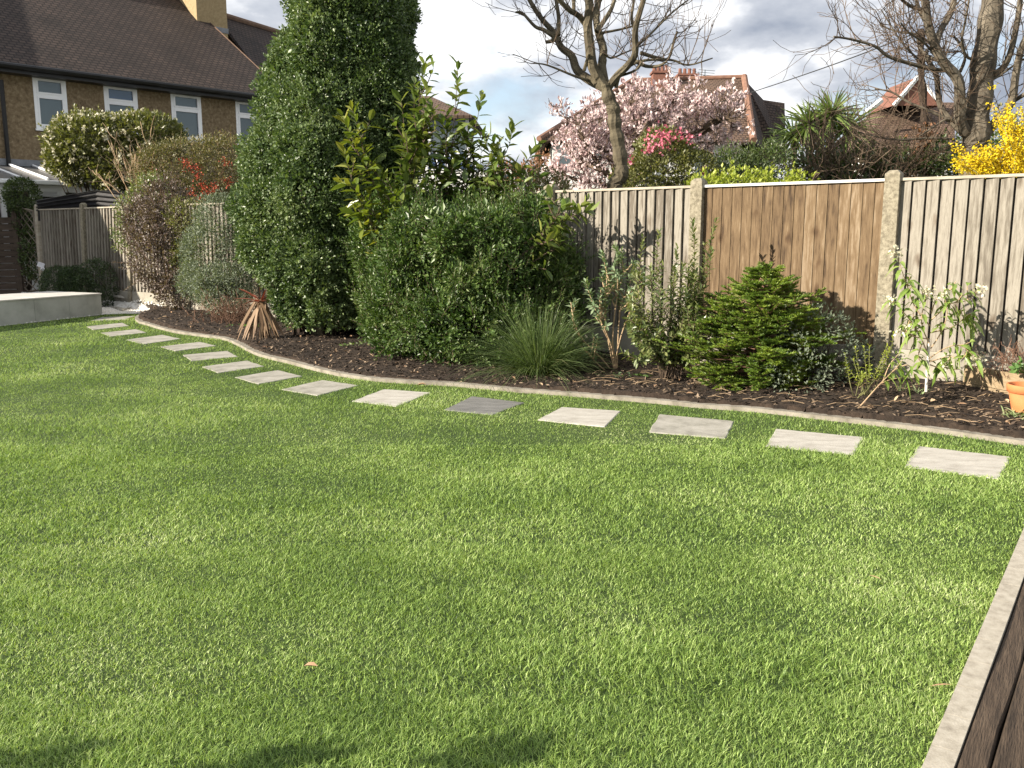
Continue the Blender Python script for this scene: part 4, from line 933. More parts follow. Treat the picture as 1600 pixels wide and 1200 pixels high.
g_ = MB(); g_.box((c[0]-h3.location[0],c[1]-0.05-h3.location[1],c[2]), (1.0,0.02,1.0)); npmesh('pane', np.array(g_.v), [4]*6, [i for ff in g_.f for i in ff], M['glass'], w, world=False)
c3 = empty('conservatory', tuple(PX(710,300,22))[:2]+(0,), 'white lean-to with blue reflecting glass roof behind the large-leaved stems', 'conservatory')
q = [PX(668,262,22), PX(745,262,22), PX(725,238,24.5), PX(670,238,24.5)]; roofquad('roof', q, M['glassb'], c3, 0.03)
cb = MB()
for k in range(6): u = k/5; cb.tube([q[0]*(1-u)+q[1]*u+np.array([0,0,.03]), q[3]*(1-u)+q[2]*u+np.array([0,0,.03])], 0.03, 4)
cb.build('glazing_bar', M['upvc'], c3)
mb = MB(); mb.prism([tuple(q[0][:2]+[0,.05]), tuple(q[1][:2]+[3.0,.05]), tuple(q[1][:2]+[3.0,.15]), tuple(q[0][:2]+[0,.15])], 0, q[0][2]-0.05); mb.build('wall', M['whitewall'], c3)
# --- right house behind the bare trees
h4 = empty('house', tuple(PX(1430,290,36))[:2]+(0,), 'red-tiled house with white gable trim behind the tangled branches at upper right', 'house')
a, b = PX(1352,232,34), PX(1492,232,34); a[2]=b[2]; r1, r2 = PX(1382,160,37), PX(1492,158,37); r2[2]=r1[2]
roofquad('roof', [a, b, r2, r1], M['tileo'], h4); roofquad('roof', [a+np.array([-.01,0,0]), a+np.array([0,6,0]), r1], M['tileo'], h4)
mb = MB(); mb.prism([(a[0]+.4,a[1]+.4),(b[0],b[1]+.4),(b[0],b[1]+6),(a[0]+.4,a[1]+6)], 0, a[2]-.03); mb.build('wall', M['whitewall'], h4)
gb = MB(); g0, g1, g2 = PX(1396,165,35), PX(1434,120,35), PX(1470,165,35)
gb.add([g0,g1,g2,g0+[0,2.5,0],g1+[0,2.5,0],g2+[0,2.5,0]], [(0,2,1),(3,4,5),(0,1,4,3),(1,2,5,4)]); gb.build('gable', M['brick'], h4)
tb = MB(); tb.tube([g0+[0,-.05,0], g1+[0,-.05,0]], 0.08, 4); tb.tube([g1+[0,-.05,0], g2+[0,-.05,0]], 0.08, 4); tb.tube([PX(1354,176,34.5), PX(1378,156,34.5)], 0.10, 4); tb.build('barge_board', M['upvc'], h4)

# ================================================================= PLANTS
def dense(name, label, cat, base, ells, ncl, per, cr, L, Wd, mat, stems=24, stemr=0.02, group=None, fname='foliage', stemmat='barkdark', fill=0.0, fillk=0.86, **kw):
    e = plant(name, label, cat, base, group)
    C, CN = crown(fname, ells, ncl, per, cr, L, Wd, mat, e, **kw)
    if fill:
        el2 = [(a[0],a[1],a[2],a[3]*fillk,a[4]*fillk,a[5]*fillk) for a in ells]
        crown('inner_foliage', el2, int(ncl*fill), 10, cr*1.2, L*1.7, Wd*1.9, mat, e, zmin=kw.get('zmin',0.08)+0.05, jit=0.15, inner=0.3)
    if stems:
        mb = MB(); stems_to(mb, (base[0], base[1], 0.02), C, stems, stemr); mb.build('stems', M[stemmat], e)
    return e, C, CN
def sprigs(e, C, CN, k, Ls, L, Wd, mat, smat, up=0.9, dens=60, lname='leaves', outw=0.6, rad=0.003):
    paths = []
    for i in RS.choice(len(C), min(k,len(C)), replace=False):
        d = CN[i]*outw+RS.normal(0,.35,3)+[0,0,.6]; d /= np.linalg.norm(d); l = Ls*random.uniform(.5,1.3); p = C[i]-d*l*.3
        paths.append([p, p+d*l*.5+RS.normal(0,.02,3), p+d*l+[0,0,.03*random.uniform(-1,1)]])
    mb = MB()
    for p in paths: mb.tube(p, [rad,rad*.8,rad*.5], 3, False)
    mb.build('shoots', M[smat], e)
    P, D, N = stem_leaves(paths, dens, .25, up); n = len(P); s_ = .6+.6*RS.rand(n); leaves(lname, P, D, N, L*s_, Wd*s_, mat, e, 'kite')
# big conical tree
tb_ = np.array([-2.55, 11.75])
ells = []
prof = [(0.62,0.78),(1.2,1.08),(1.8,1.19),(2.4,1.17),(3.0,1.02),(3.6,0.90),(4.2,0.79),(4.8,0.62),(5.4,0.42),(6.0,0.25)]
for z, r in prof:
    cx = tb_[0]+0.05+0.145*(z-0.7)+(0.12 if z < 0.8 else 0)
    ells.append((cx, tb_[1], z, r*0.92, r*0.88, 0.62))
    for k in range(5):
        a = k*1.257+z*1.9; rr0 = r*random.uniform(.95,1.05); ells.append((cx+math.cos(a)*rr0*0.62, tb_[1]+math.sin(a)*rr0*0.56, z+random.uniform(-.2,.2), r*0.42, r*0.42, random.uniform(.35,.55)))
e, C, CN = dense('conical_tree', 'tall dense conical evergreen tree with tiny pale green leaves rising above the frame', 'tree', tb_, ells, 8600, 27, 0.075, 0.036, 0.024, M['pitto'], stems=40, stemr=0.03, fname='crown', zmin=0.28, jit=0.06, inner=0.10, up=0.25, fill=0.9)
sprigs(e, C, CN, 2200, .20, .04, .024, M['pitto'], 'barkdark', dens=110, lname='shoot_leaves')
mb = MB(); mb.tube([(tb_[0],tb_[1],0),(tb_[0]+.05,tb_[1],1.2),(tb_[0]+.2,tb_[1],3.2),(tb_[0]+.3,tb_[1],5.6)], [0.13,0.11,0.07,0.02], 8); mb.build('trunk', M['bark'], e)
# evergreen shrub
sb_ = np.array([-0.62, 10.25])
ells = [(-0.70,10.1,0.95,0.85,0.8,0.80),(-0.10,9.85,0.75,0.72,0.7,0.66),(-1.12,10.1,0.62,0.62,0.62,0.52),(0.38,9.85,0.85,0.42,0.45,0.60),(-0.5,9.45,0.50,0.72,0.52,0.42),(0.05,9.45,0.45,0.52,0.45,0.38),(-0.35,10.3,1.35,0.62,0.5,0.46),(-1.25,9.85,0.42,0.38,0.4,0.32),(-0.85,10.2,1.35,0.45,0.5,0.45),(-0.1,10.3,1.45,0.3,0.35,0.3),(-1.45,10.5,1.2,0.42,0.4,0.6),(-1.35,10.6,1.6,0.4,0.35,0.4),(-0.55,10.5,1.62,0.4,0.35,0.28)]
for k in range(34):
    a = random.uniform(0,6.28); z = random.uniform(0.35,1.65); w = 1-0.35*abs(z-0.8); ells.append((-0.45+math.cos(a)*0.95*w, 9.95-abs(math.sin(a))*0.75*w, z, random.uniform(.12,.26), random.uniform(.12,.24), random.uniform(.10,.2)))
e, C, CN = dense('evergreen_shrub', 'broad dark evergreen shrub between the conical tree and the ornamental grass', 'shrub', sb_, ells, 2500, 20, 0.085, 0.045, 0.020, M['choisya'], stems=40, stemr=0.012, zmin=0.06, jit=0.16, inner=0.25, up=0.35, fill=0.4, fillk=0.8)
sprigs(e, C, CN, 1300, .42, .045, .019, M['choisya'], 'twig', dens=62, lname='shoot_leaves')

# large-leaved stems
def pstem(pts, Y, jy=0.15):
    b = random.uniform(-jy, jy); out = []
    for i, p in enumerate(pts): out.append(PX(p[0], p[1], Y+(p[2] if len(p) > 2 else 0)+b*i/len(pts)))
    return smooth_path(out, 4)
def stemplant(name, label, cat, stems, Y, L, Wd, dens, f0, mat, smat, r=0.012, shape='leaf', droop=0.15, up=0.6, group=None, base=None, sides=5, lname='leaves', fold=0.15, parent=None, side=0, slen=0.3):
    paths = [pstem(s, Y) for s in stems]
    b = base if base is not None else paths[0][0]
    for p in list(paths):
        q, Ln = path_sample(p, 20)
        for k in range(side):
            f = random.uniform(f0, .92); i = int(f*18); ax = q[i+1]-q[i]; ax /= max(np.linalg.norm(ax),1e-6)
            d = ax*.7+RS.normal(0,.6,3)+[0,0,.25]; d /= np.linalg.norm(d); l = slen*random.uniform(.5,1.2)
            paths.append([q[i], q[i]+d*l*.5, q[i]+d*l*.9+[0,0,l*.15]])
    e = parent or plant(name, label, cat, b, group)
    mb = MB()
    for p in paths:
        n = len(p); mb.tube(p, [r*(1-0.75*i/n) for i in range(n)], sides, False)
    mb.build('stems', M[smat], e)
    P, D, N = stem_leaves(paths, dens, f0, up); n = len(P); s = 0.65+0.6*RS.rand(n)
    leaves(lname, P, D, N, L*s, Wd*s, mat, e, shape, droop, fold)
    return e, paths
st1 = [[(640,480),(620,380),(590,300),(560,240),(535,180)],[(640,480),(605,390),(570,330),(550,280),(537,235)],[(650,470),(640,360),(612,300),(575,255),(560,200),(548,165)],[(650,470),(620,400),(575,350),(545,330)],[(655,470),(640,380),(620,330),(590,290)],[(645,470),(600,360),(560,300),(530,285)]]
stemplant('large_leaved_shrub', 'leggy shrub with large yellowing leaves in front of the conical tree', 'shrub', st1, 10.05, 0.18, 0.066, 20, 0.45, M['magnoy'], 'twig', up=0.45, side=4, slen=.25, r=.008)
st2 = [[(690,450),(680,330),(668,240),(655,170),(665,95)],[(690,450),(700,330),(705,240),(712,160),(716,100)],[(700,450),(715,340),(728,260),(745,190),(752,150)],[(700,450),(725,350),(750,290),(790,240),(802,195)],[(690,450),(665,340),(635,250),(630,180),(625,150)],[(700,450),(690,330),(680,270),(650,200),(648,130)],
 [(700,450),(740,350),(790,300),(825,250),(840,225)],[(700,450),(735,360),(760,310),(770,260),(755,215)],[(700,450),(710,350),(730,310),(742,255),(722,200)],[(690,450),(670,360),(650,300),(640,250),(660,205)],[(700,450),(745,380),(795,330),(830,290),(812,262)],[(690,450),(700,360),(690,300),(700,240),(690,190)],[(690,450),(655,370),(615,300),(600,270)],[(700,450),(730,400),(770,350),(780,310)]]
st2 += [[(random.uniform(680,710),450),(random.uniform(670,740),360),(a,b+70),(a+random.uniform(-12,12),b)] for a,b in [(630,215),(655,190),(678,165),(700,185),(722,205),(745,215),(768,235),(790,240),(640,255),(668,240),(700,250),(735,262),(812,250),(660,140),(780,225)]]
stemplant('large_leaved_shrub', 'tall open shrub with large glossy leaves against the sky beside the conical tree', 'shrub', st2, 10.55, 0.18, 0.068, 17, 0.40, M['magno'], 'twig', up=0.4, side=6, slen=.3, r=.008)
st3 = [[(760,430),(820,380),(870,350),(905,325),(918,312)],[(760,430),(830,390),(865,345),(885,322)],[(760,430),(830,410),(865,385),(872,370)],[(770,430),(840,380),(890,340),(922,330)]]
stemplant('large_leaved_shrub', 'low side stems with large leaves shading the grey fence panel', 'shrub', st3, 9.35, 0.16, 0.068, 20, 0.5, M['magno'], 'twig', up=0.4, side=3, slen=.25, r=.009)

# ornamental grass
ob = np.array([*G(842,592), 0.03]); e = plant('ornamental_grass', 'fine arching dark green ornamental grass clump in front of the evergreen shrub', 'ornamental grass', ob)
n = 2100; a = RS.rand(n)*6.283; el = np.clip(RS.normal(1.0,0.3,n), 0.25, 1.5)
D = np.stack([np.cos(a)*np.cos(el), np.sin(a)*np.cos(el), np.sin(el)],1); P = np.array([ob]*n)+np.stack([np.cos(a)*RS.rand(n)*.12, np.sin(a)*RS.rand(n)*.12, np.zeros(n)],1)
L = 0.55+0.75*RS.rand(n); leaves('blades', P, D, rdir(n)*0.5+[0,0,1], L, 0.0055, M['orng'], e, 'strap', 0.42*(1.2-0.4*el)[:,None]+0.1)
# bare silvery shrub
st4 = [[(962,588),(955,540),(938,500),(925,470),(915,440)],[(962,588),(950,530),(945,480),(948,430),(940,395)],[(964,588),(958,545),(940,505),(950,450),(965,400)],[(962,588),(940,560),(905,525),(895,500),(900,470)],[(964,588),(965,540),(970,480),(985,440),(992,410)],[(962,588),(957,530),(965,460),(975,420),(960,385)],[(960,588),(935,570),(915,545)],[(962,560),(975,510),(1000,450),(1003,430)]]
e4, _ = stemplant('silvery_shrub', 'sparse shrub with pale bare lower stems and silvery green leaves against the grey fence', 'shrub', st4, 8.85, 0.075, 0.025, 60, 0.55, M['silver'], 'twigp', r=0.009, up=0.6, side=6, slen=.22, shape='leaf', droop=0.2)
# bronze green shrub (two tiers)
st5 = []
for i in range(38):
    tx = random.uniform(972,1118); ty = random.uniform(400,560); bx = 1052+random.uniform(-18,18)
    st5.append([(bx,600),(bx+(tx-bx)*0.35,560-(600-ty)*0.1),(bx+(tx-bx)*0.75,(600+ty)/2-15, random.uniform(-.3,.3)),(tx,ty,random.uniform(-.35,.35))])
st5 += [[(1060,600),(1070,500),(1085,420),(1082,345)],[(1060,600),(1080,500),(1105,430),(1112,390)],[(1060,600),(1085,480),(1105,400),(1118,345)],[(1055,600),(1050,500),(1055,430),(1058,385)],[(1050,600),(1030,500),(1025,430),(1030,360)],[(1045,600),(1020,520),(1000,440),(1005,370)]]
stemplant('bronze_leaved_shrub', 'upright shrub with small bronze-green leaves in front of the concrete post', 'shrub', st5, 8.35, 0.066, 0.025, 62, 0.22, M['nand'], 'twig', r=0.005, up=0.6, droop=0.1, sides=4, side=6, slen=.16)
# fir
fb = np.array([*G(1192,598), 0.0]); fe = plant('dwarf_fir', 'low spreading bright green fir in front of the brown fence panel', 'conifer', fb)
fb[1] = 8.02; fb[0] = 390/F*8.02
fm = MB(); NP=[];ND=[]
fm.tube([(fb[0],fb[1],0),(fb[0]+.03,fb[1],.5),(fb[0],fb[1],1.1),(fb[0]+.03,fb[1],1.2)], [0.035,0.028,0.01,0.004], 6)
def needles(p, q, dens=520):
    v = q-p; L = np.linalg.norm(v); v = v/L; k = int(L*dens)
    for j in range(k):
        c = p+v*L*(j+random.random())/k; o = RS.normal(0,1,3); o -= v*np.dot(o,v); o /= np.linalg.norm(o); o[2] = abs(o[2])*0.7
        NP.append(c); ND.append(o+v*0.8)
for tier in range(17):
    z = 0.08+tier*0.064; f = tier/16; R_ = 0.60*(1-f**2.2)**0.8*(1.0 if tier%3 else 0.8)+0.05
    nb_ = 15 if f < 0.6 else (9 if f < .85 else 5)
    for k in range(nb_):
        a = k*6.283/nb_+tier*0.9+random.uniform(-.25,.25); Lb = max(R_,0.06)*random.uniform(0.6,1.12)*(1+0.20*math.sin(a*2+f*5)+0.14*math.sin(a*5+f*13)); 
        p = np.array([fb[0],fb[1],z+random.uniform(-.035,.035)]); d = np.array([math.cos(a), math.sin(a)*0.85, random.uniform(-.1,.9)+0.5*f]); d[:2] *= Lb
        if f>0.9: d[2] += 0.06
        pts = [p, p+np.array([d[0]*.5,d[1]*.5,0.03*Lb]), p+np.array([d[0],d[1],d[2]*Lb*0.25-0.02])]
        fm.tube(pts, [0.008,0.005,0.002], 3, False)
        ax = pts[2]-pts[1]; ax/=np.linalg.norm(ax)
        needles(pts[1], pts[2])
        nsb = 9 if f<.75 else 6
        for j in range(nsb):
            g_ = 0.35+0.65*(j+random.random())/nsb; c = pts[0]*(1-g_)+pts[2]*g_+np.array([0,0,0.02]); s1 = 1 if j%2 else -1
            sd = np.array([-math.sin(a), math.cos(a), 0])*s1*0.9+ax*0.9+np.array([0,0,0.12+RS.normal(0,.38)]); sd /= np.linalg.norm(sd); Ls = random.uniform(0.07,0.15)
            q2 = c+sd*Ls; fm.tube([c,q2], 0.0025, 3, False); needles(c, q2)
            for s2 in (-1,1):
                c2 = c+sd*Ls*random.uniform(.4,.7); s3 = np.cross(sd,(0,0,1))*s2+sd*1.1+np.array([0,0,.1]); s3/=np.linalg.norm(s3); needles(c2, c2+s3*0.05)
for a in range(7): q0_=np.array([fb[0]+.01,fb[1],1.02]); needles(q0_, q0_+np.array([math.cos(a*.9)*.06,math.sin(a*.9)*.05,.17-.02*(a%3)]), 400)
fm.build('branches', M['twigr'], fe); NP=np.array(NP); ND=np.array(ND); n=len(NP); print('needles', n)
leaves('needles', NP, ND, rdir(n)+[0,0,1], 0.024+0.010*RS.rand(n), 0.0075, M['fir'], fe)
# low grey-green shrub right of the fir
b = G(1270,600); b = (2.75,7.95)
dense('low_grey_shrub', 'low loose grey-green shrub squeezed between the fir and the concrete gravel board', 'shrub', b, [(2.70,7.85,0.42,0.34,0.26,0.40),(2.95,7.95,0.30,0.30,0.24,0.30),(2.5,7.7,0.22,0.28,0.2,0.2)], 330, 9, 0.06, 0.032, 0.015, M['greyleaf'], stems=26, stemr=0.006)
# twiggy rose
st6 = []
for i in range(13):
    bx = 1345+random.uniform(-14,14); tx = bx+random.uniform(-45,50); ty = random.uniform(535,590); st6.append([(bx,618),(bx+(tx-bx)*.4,600),(tx,ty,random.uniform(-.15,.15))])
st6 += [[(1340,622),(1370,590),(1392,545),(1396,520)]]
stemplant('twiggy_plant', 'small twiggy yellow-green plant left of the leaning droopy-leaved branch', 'plant', st6, 7.25, 0.034, 0.014, 60, 0.35, M['lime'], 'stemg', r=0.0045, sides=4)
# droopy leaved young tree
yt = plant('young_tree', 'slim young tree with white stem, drooping green leaves and cream blossoms by the grey fence', 'tree', PX(1447,608,7.2))
mb = MB(); tp_ = smooth_path([PX(1447,612,7.2),PX(1449,575,7.2),PX(1452,530,7.2),PX(1455,480,7.2)],4); mb.tube(tp_[:9], [0.013-0.0006*i for i in range(9)], 8); mb.build('trunk', M['cream_bark'], yt)
br = [[(1452,560),(1440,530),(1425,505),(1405,480),(1390,470)],[(1454,545),(1470,520),(1480,490),(1475,460)],[(1453,540),(1440,505),(1445,470),(1450,455)],[(1452,560),(1475,545),(1500,540),(1525,560)],[(1455,500),(1485,475),(1510,470),(1530,452)],[(1454,510),(1430,480),(1415,440),(1400,395)],[(1452,565),(1470,560),(1485,555),(1478,570)],[(1453,530),(1425,525),(1410,515)],[(1453,520),(1490,510),(1515,490),(1518,510)],[(1452,575),(1435,560),(1440,540)],[(1453,570),(1470,575),(1478,570)],[(1455,490),(1465,465),(1490,455)]]
_, pth = stemplant('', '', '', br, 7.2, 0.105, 0.038, 34, 0.35, M['rhodo'], 'twigp', r=0.006, up=0.2, droop=0.75, parent=yt, side=2, slen=.12)
FP=[];FD_=[]
for p in pth[:8]:
    c = p[-1]
    for k in range(34): FP.append(c+RS.normal(0,.022,3)); FD_.append(RS.normal(0,1,3)+[0,0,.3])
n=len(FP); leaves('blossoms', FP, FD_, rdir(n), 0.035, 0.022, M['cream'], yt)
br2 = [[(1330,650),(1350,628),(1375,600),(1400,575),(1412,560)],[(1375,600),(1395,592),(1420,590)],[(1380,595),(1390,570),(1405,552)],[(1395,580),(1418,570),(1428,585)]]
stemplant('leaning_branch', 'leaning bare stem with drooping leaves low in the bed, left of the young tree', 'plant', br2, 6.95, 0.10, 0.037, 26, 0.6, M['rhodo'], 'twigp', r=0.006, up=0.2, droop=0.7)
# raised timber bed, pot, plants, twig bush
pA, pB = PX(1508,590,7.52), PX(1640,600,6.75)
tbx = empty('raised_bed', (float(pA[0]), float(pA[1]), 0), 'raised timber plank bed against the grey fence at the right edge', 'raised bed')
dP = pB[:2]-pA[:2]; LP_ = np.linalg.norm(dP); dP/=LP_; nP = np.array([-dP[1], dP[0]])
zt_ = 0.345; mb = MB()
for k in range(2): c = pA[:2]+dP*LP_*.6-nP*0.0; mb.box((*c, zt_-0.075-0.152*k), (LP_*1.2,0.045,0.149), (*dP,0), (*nP,0))
mb.build('plank', M['planter'], tbx, bevel=0.004)
mb = MB(); mb.prism([tuple(pA[:2]+nP*.03), tuple(pA[:2]+dP*LP_*1.2+nP*.03), tuple(pA[:2]+dP*LP_*1.2+nP*.30), tuple(pA[:2]+nP*.06)], 0, 0.31); mb.build('soil', M['soil'], tbx)
c = pA[:2]+dP*0.42+nP*0.12
e = plant('twig_bush', 'small dark leafless twig bush growing in the raised timber bed', 'shrub', c); mb = MB()
for i in range(60): grow(mb, (c[0]+RS.normal(0,.1),c[1]+RS.normal(0,.05),0.3), (RS.normal(0,.7),RS.normal(0,.4),1), 0.22, 0.003, 0, 2, 2, .3, .05, rmin=0.0016)
mb.build('twigs', M['twigr'], e)
c2 = pA[:2]+dP*0.62+nP*0.12
stemplant('leafy_plant', 'small bright green leafy plant in the raised timber bed at the right edge', 'plant', [[(1590,585),(1585+k*5,572-(k%3)*4)] for k in range(6)], 6.95, 0.05, 0.03, 90, 0.2, M['weed'], 'stemg', r=0.003)
# terracotta pot
pc_ = np.array([*G(1606,640)]); pc_ = PX(1604,640,6.6)[:2]; pot = empty('terracotta_pot', (float(pc_[0]), float(pc_[1]), 0.125), 'orange terracotta plant pot on the mulch at the right edge', 'pot')
def lathe(prof_, n=40):
    mb = MB(); 
    for r, z in prof_:
        for j in range(n): a = 2*math.pi*j/n; mb.v.append((r*math.cos(a), r*math.sin(a), z))
    for i in range(len(prof_)-1):
        for j in range(n): j2=(j+1)%n; mb.f.append((i*n+j,i*n+j2,(i+1)*n+j2,(i+1)*n+j))
    return mb
PS = 1.18
def lbuild(mb, name, mat, par): return npmesh(name, np.array(mb.v), [4]*len(mb.f), [i for f in mb.f for i in f], mat, par, smooth=True, world=False)
lbuild(lathe([(0.001,0.0),(0.082,0.0),(0.085,0.004),(0.112,0.125),(0.108,0.127),(0.098,0.125),(0.075,0.02),(0.001,0.02)]), 'body', M['terra'], pot); pot.scale = (PS,PS,PS)
lbuild(lathe([(0.112,0.122),(0.122,0.124),(0.127,0.168),(0.124,0.174),(0.116,0.175),(0.112,0.168),(0.107,0.12)]), 'rim', M['terra'], pot)
lbuild(lathe([(0.001,0.10),(0.104,0.10)]), 'soil', M['soil'], pot)
# weeds by pot, iris clump
def rosette(name, label, px, py, n, L, Wd, mat, droop=0.35, elev=0.7, shape='leaf', z=None, spread=0.05, cat='plant'):
    gx_, gy_ = G(px, py); z0 = float(bedz(np.array(gx_), np.array(gy_))); e = plant(name, label, cat, (gx_, gy_))
    a = RS.rand(n)*6.283; el = np.clip(RS.normal(elev,.25,n),0.05,1.4); D = np.stack([np.cos(a)*np.cos(el),np.sin(a)*np.cos(el),np.sin(el)],1)
    P = np.stack([gx_+RS.normal(0,spread,n), gy_+RS.normal(0,spread,n), np.full(n,z0)+.01],1)
    s = .6+.6*RS.rand(n); leaves('leaves', P, D, rdir(n)*.3+[0,0,1], L*s, Wd*s, mat, e, shape, droop)
rosette('leafy_plant', 'clump of rounded green leaves beside the terracotta pot', 1560, 628, 46, 0.07, 0.045, M['weed'], spread=0.06)
rosette('strap_plant', 'clump of pale green strap leaves in front of the terracotta pot', 1583, 672, 42, 0.14, 0.012, M['iris'], shape='strap', spread=0.03)
rosette('bulb_shoots', 'few upright green bulb shoots in the mulch below the young tree', 1410, 634, 9, 0.10, 0.012, M['iris'], shape='strap', elev=1.2, droop=.1, spread=.03)
rosette('bulb_shoots', 'small tuft of green shoots in the mulch right of the young tree', 1442, 640, 12, 0.09, 0.012, M['iris'], shape='strap', elev=.9, droop=.2, spread=.04)
rosette('strap_plant', 'small clump of green strap leaves below the twiggy plant', 1318, 612, 22, 0.13, 0.014, M['iris'], shape='strap', elev=1.1, spread=.06)
rosette('strap_plant', 'narrow green shoots at the foot of the pale gravel board', 1490, 595, 10, 0.12, 0.012, M['iris'], shape='strap', elev=.9, spread=.05)
rosette('leafy_plant', 'patch of low pale leaves under the silvery shrub', 968, 600, 26, 0.055, 0.03, M['silver'], spread=0.05)
rosette('leafy_plant', 'tiny green seedling in mulch between the silvery and bronze shrubs', 1002, 600, 18, 0.05, 0.025, M['weed'], spread=0.04)
rosette('leafy_plant', 'low mound of green leaves behind the silvery shrub', 985, 562, 130, 0.06, 0.04, M['weed'], spread=0.16)
rosette('leafy_plant', 'pale leafed seedling in front of the bronze-leaved shrub', 1095, 612, 16, 0.05, 0.02, M['silver'], spread=0.03)
rosette('leafy_plant', 'spreading green seedlings near the tip of the bed', 395+10, 524-6, 60, 0.07, 0.03, M['weed'], spread=0.16)
# black kettle-like spotlight on the gravel board
gs = empty('garden_spotlight', tuple(PX(1347,566,7.75)), 'small black garden spotlight in front of the gravel board below the brown panel', 'spotlight')
lbuild(lathe([(0.001,-0.055),(0.05,-0.05),(0.06,0.0),(0.06,0.05),(0.045,0.055),(0.001,0.055)], 20), 'body', M['tank'], gs)
mb = MB(); mb.tube([(-.06,0,.0),(-.10,0,.0),(-.095,0,.05),(-.05,0,.06)], 0.008, 6); mb.tube([(.06,0,.02),(.095,0,.05)], 0.012, 6); npmesh('bracket', np.array(mb.v), [len(f) for f in mb.f], [i for f in mb.f for i in f], M['tank'], gs, world=False)
# drooping dried phormium
pb2 = np.array([*G(408,512), 0.55]); pb2 = PX(408,472,11.45)
e = plant('dried_strap_plant', 'fountain of dried tan strap leaves hanging to the mulch left of the conical tree', 'plant', pb2)
n = 60; a = RS.uniform(-2.9,-0.2,n); sp = RS.uniform(.10,.58,n)
P = np.array([pb2]*n)+RS.normal(0,.02,(n,3)); D = np.stack([np.cos(a)*sp, np.sin(a)*sp*0.7, np.full(n,-0.5)],1)
leaves('dry_leaves', P, D, np.stack([np.cos(a)*.3,np.full(n,-1.0),np.full(n,.4)],1)+RS.normal(0,.3,(n,3)), 0.32+0.18*RS.rand(n), 0.025+0.035*RS.rand(n), M['straw'], e, 'strap', 0.22)
n = 22; a = RS.uniform(0,6.28,n); D = np.stack([np.cos(a)*.8,np.sin(a)*.5,RS.uniform(.1,.9,n)],1)
leaves('red_leaves', np.array([pb2]*n), D, rdir(n)+[0,0,1], 0.4, 0.03, M['redstrap'], e, 'strap', 0.25)
mb = MB(); mb.tube([(pb2[0],pb2[1]+.03,0),(pb2[0],pb2[1]+.03,pb2[2])], 0.035, 6); mb.build('trunk', M['bark'], e)
# left-bed shrubs
b = G(268,482)
e, C, CN = dense('purple_leaved_shrub', 'airy shrub with small dull purple leaves at the tip of the bed', 'shrub', b, [tuple(PX(262,330,15.1))+(0.42,0.4,0.5),tuple(PX(250,400,15))+(0.5,0.4,0.55),tuple(PX(280,440,15))+(0.42,0.4,0.45),tuple(PX(265,365,15))+(0.45,0.4,0.5),tuple(PX(225,350,15.3))+(0.3,0.3,0.4)], 1050, 12, 0.10, 0.042, 0.026, M['purple'], stems=22, stemr=0.010, jit=.25, inner=.6)
sprigs(e, C, CN, 420, .38, .04, .024, M['purple'], 'twigr', dens=50, lname='shoot_leaves')
dense('light_green_shrub', 'pale green speckled shrub overhanging the left fence beside the purple shrub', 'shrub', G(262,480), [tuple(PX(212,330,15.9))+(0.33,0.3,0.35),tuple(PX(205,370,15.9))+(0.28,0.3,0.32),tuple(PX(235,300,15.9))+(0.3,0.3,0.3)], 330, 12, 0.09, 0.046, 0.022, M['nand'], stems=26, stemr=0.01, jit=.2, inner=.5)
b = G(340,488)
dense('grey_leaved_shrub', 'wispy grey-green shrub against the left side of the conical tree', 'shrub', b, [tuple(PX(330,400,14))+(0.45,0.4,0.55),tuple(PX(345,350,14.2))+(0.4,0.4,0.45),tuple(PX(350,450,13.7))+(0.45,0.4,0.38),tuple(PX(310,440,14.2))+(0.3,0.3,0.3)], 1500, 13, 0.09, 0.038, 0.017, M['greyleaf'], stems=20, stemr=0.01, jit=.2, inner=.5)
dense('olive_green_shrub', 'thin olive green shrub rising against the fence between purple and grey shrubs', 'shrub', G(305,478), [tuple(PX(300,340,14.8))+(0.4,0.35,0.28),tuple(PX(300,400,14.8))+(0.3,0.3,0.35)], 420, 11, 0.10, 0.042, 0.02, M['olive'], stems=16, stemr=0.01, jit=.25, inner=.6)
e = plant('fine_russet_shrub', 'low fine reddish-brown twiggy plant left of the dried strap leaves', 'shrub', PX(370,500,13.0)); mb = MB()
c = PX(368,508,13.0)
for i in range(90): grow(mb, (c[0]+RS.normal(0,.22),c[1]+RS.normal(0,.12),0.03), (RS.normal(0,.5),RS.normal(0,.4),1), 0.4, 0.004, 0, 2, 2, .25, .05, rmin=0.0022)
mb.build('twigs', M['twigr'], e)
# box balls
for px, py, r, lab in ((90,430,0.28,'left dark box bush against the shaded fence'),(117,433,0.28,'middle dark box bush against the shaded fence'),(151,434,0.38,'right and largest dark box bush, beside the terrace corner')):
    c = PX(px, py, 16.3); c[2] = 0.52
    dense('box_bush', lab, 'shrub', c, [(c[0],c[1],c[2],r,r,r*1.15)], 420, 16, 0.06, 0.03, 0.018, M['box'], stems=8, stemr=0.01, group='box bushes by the terrace', jit=.05)

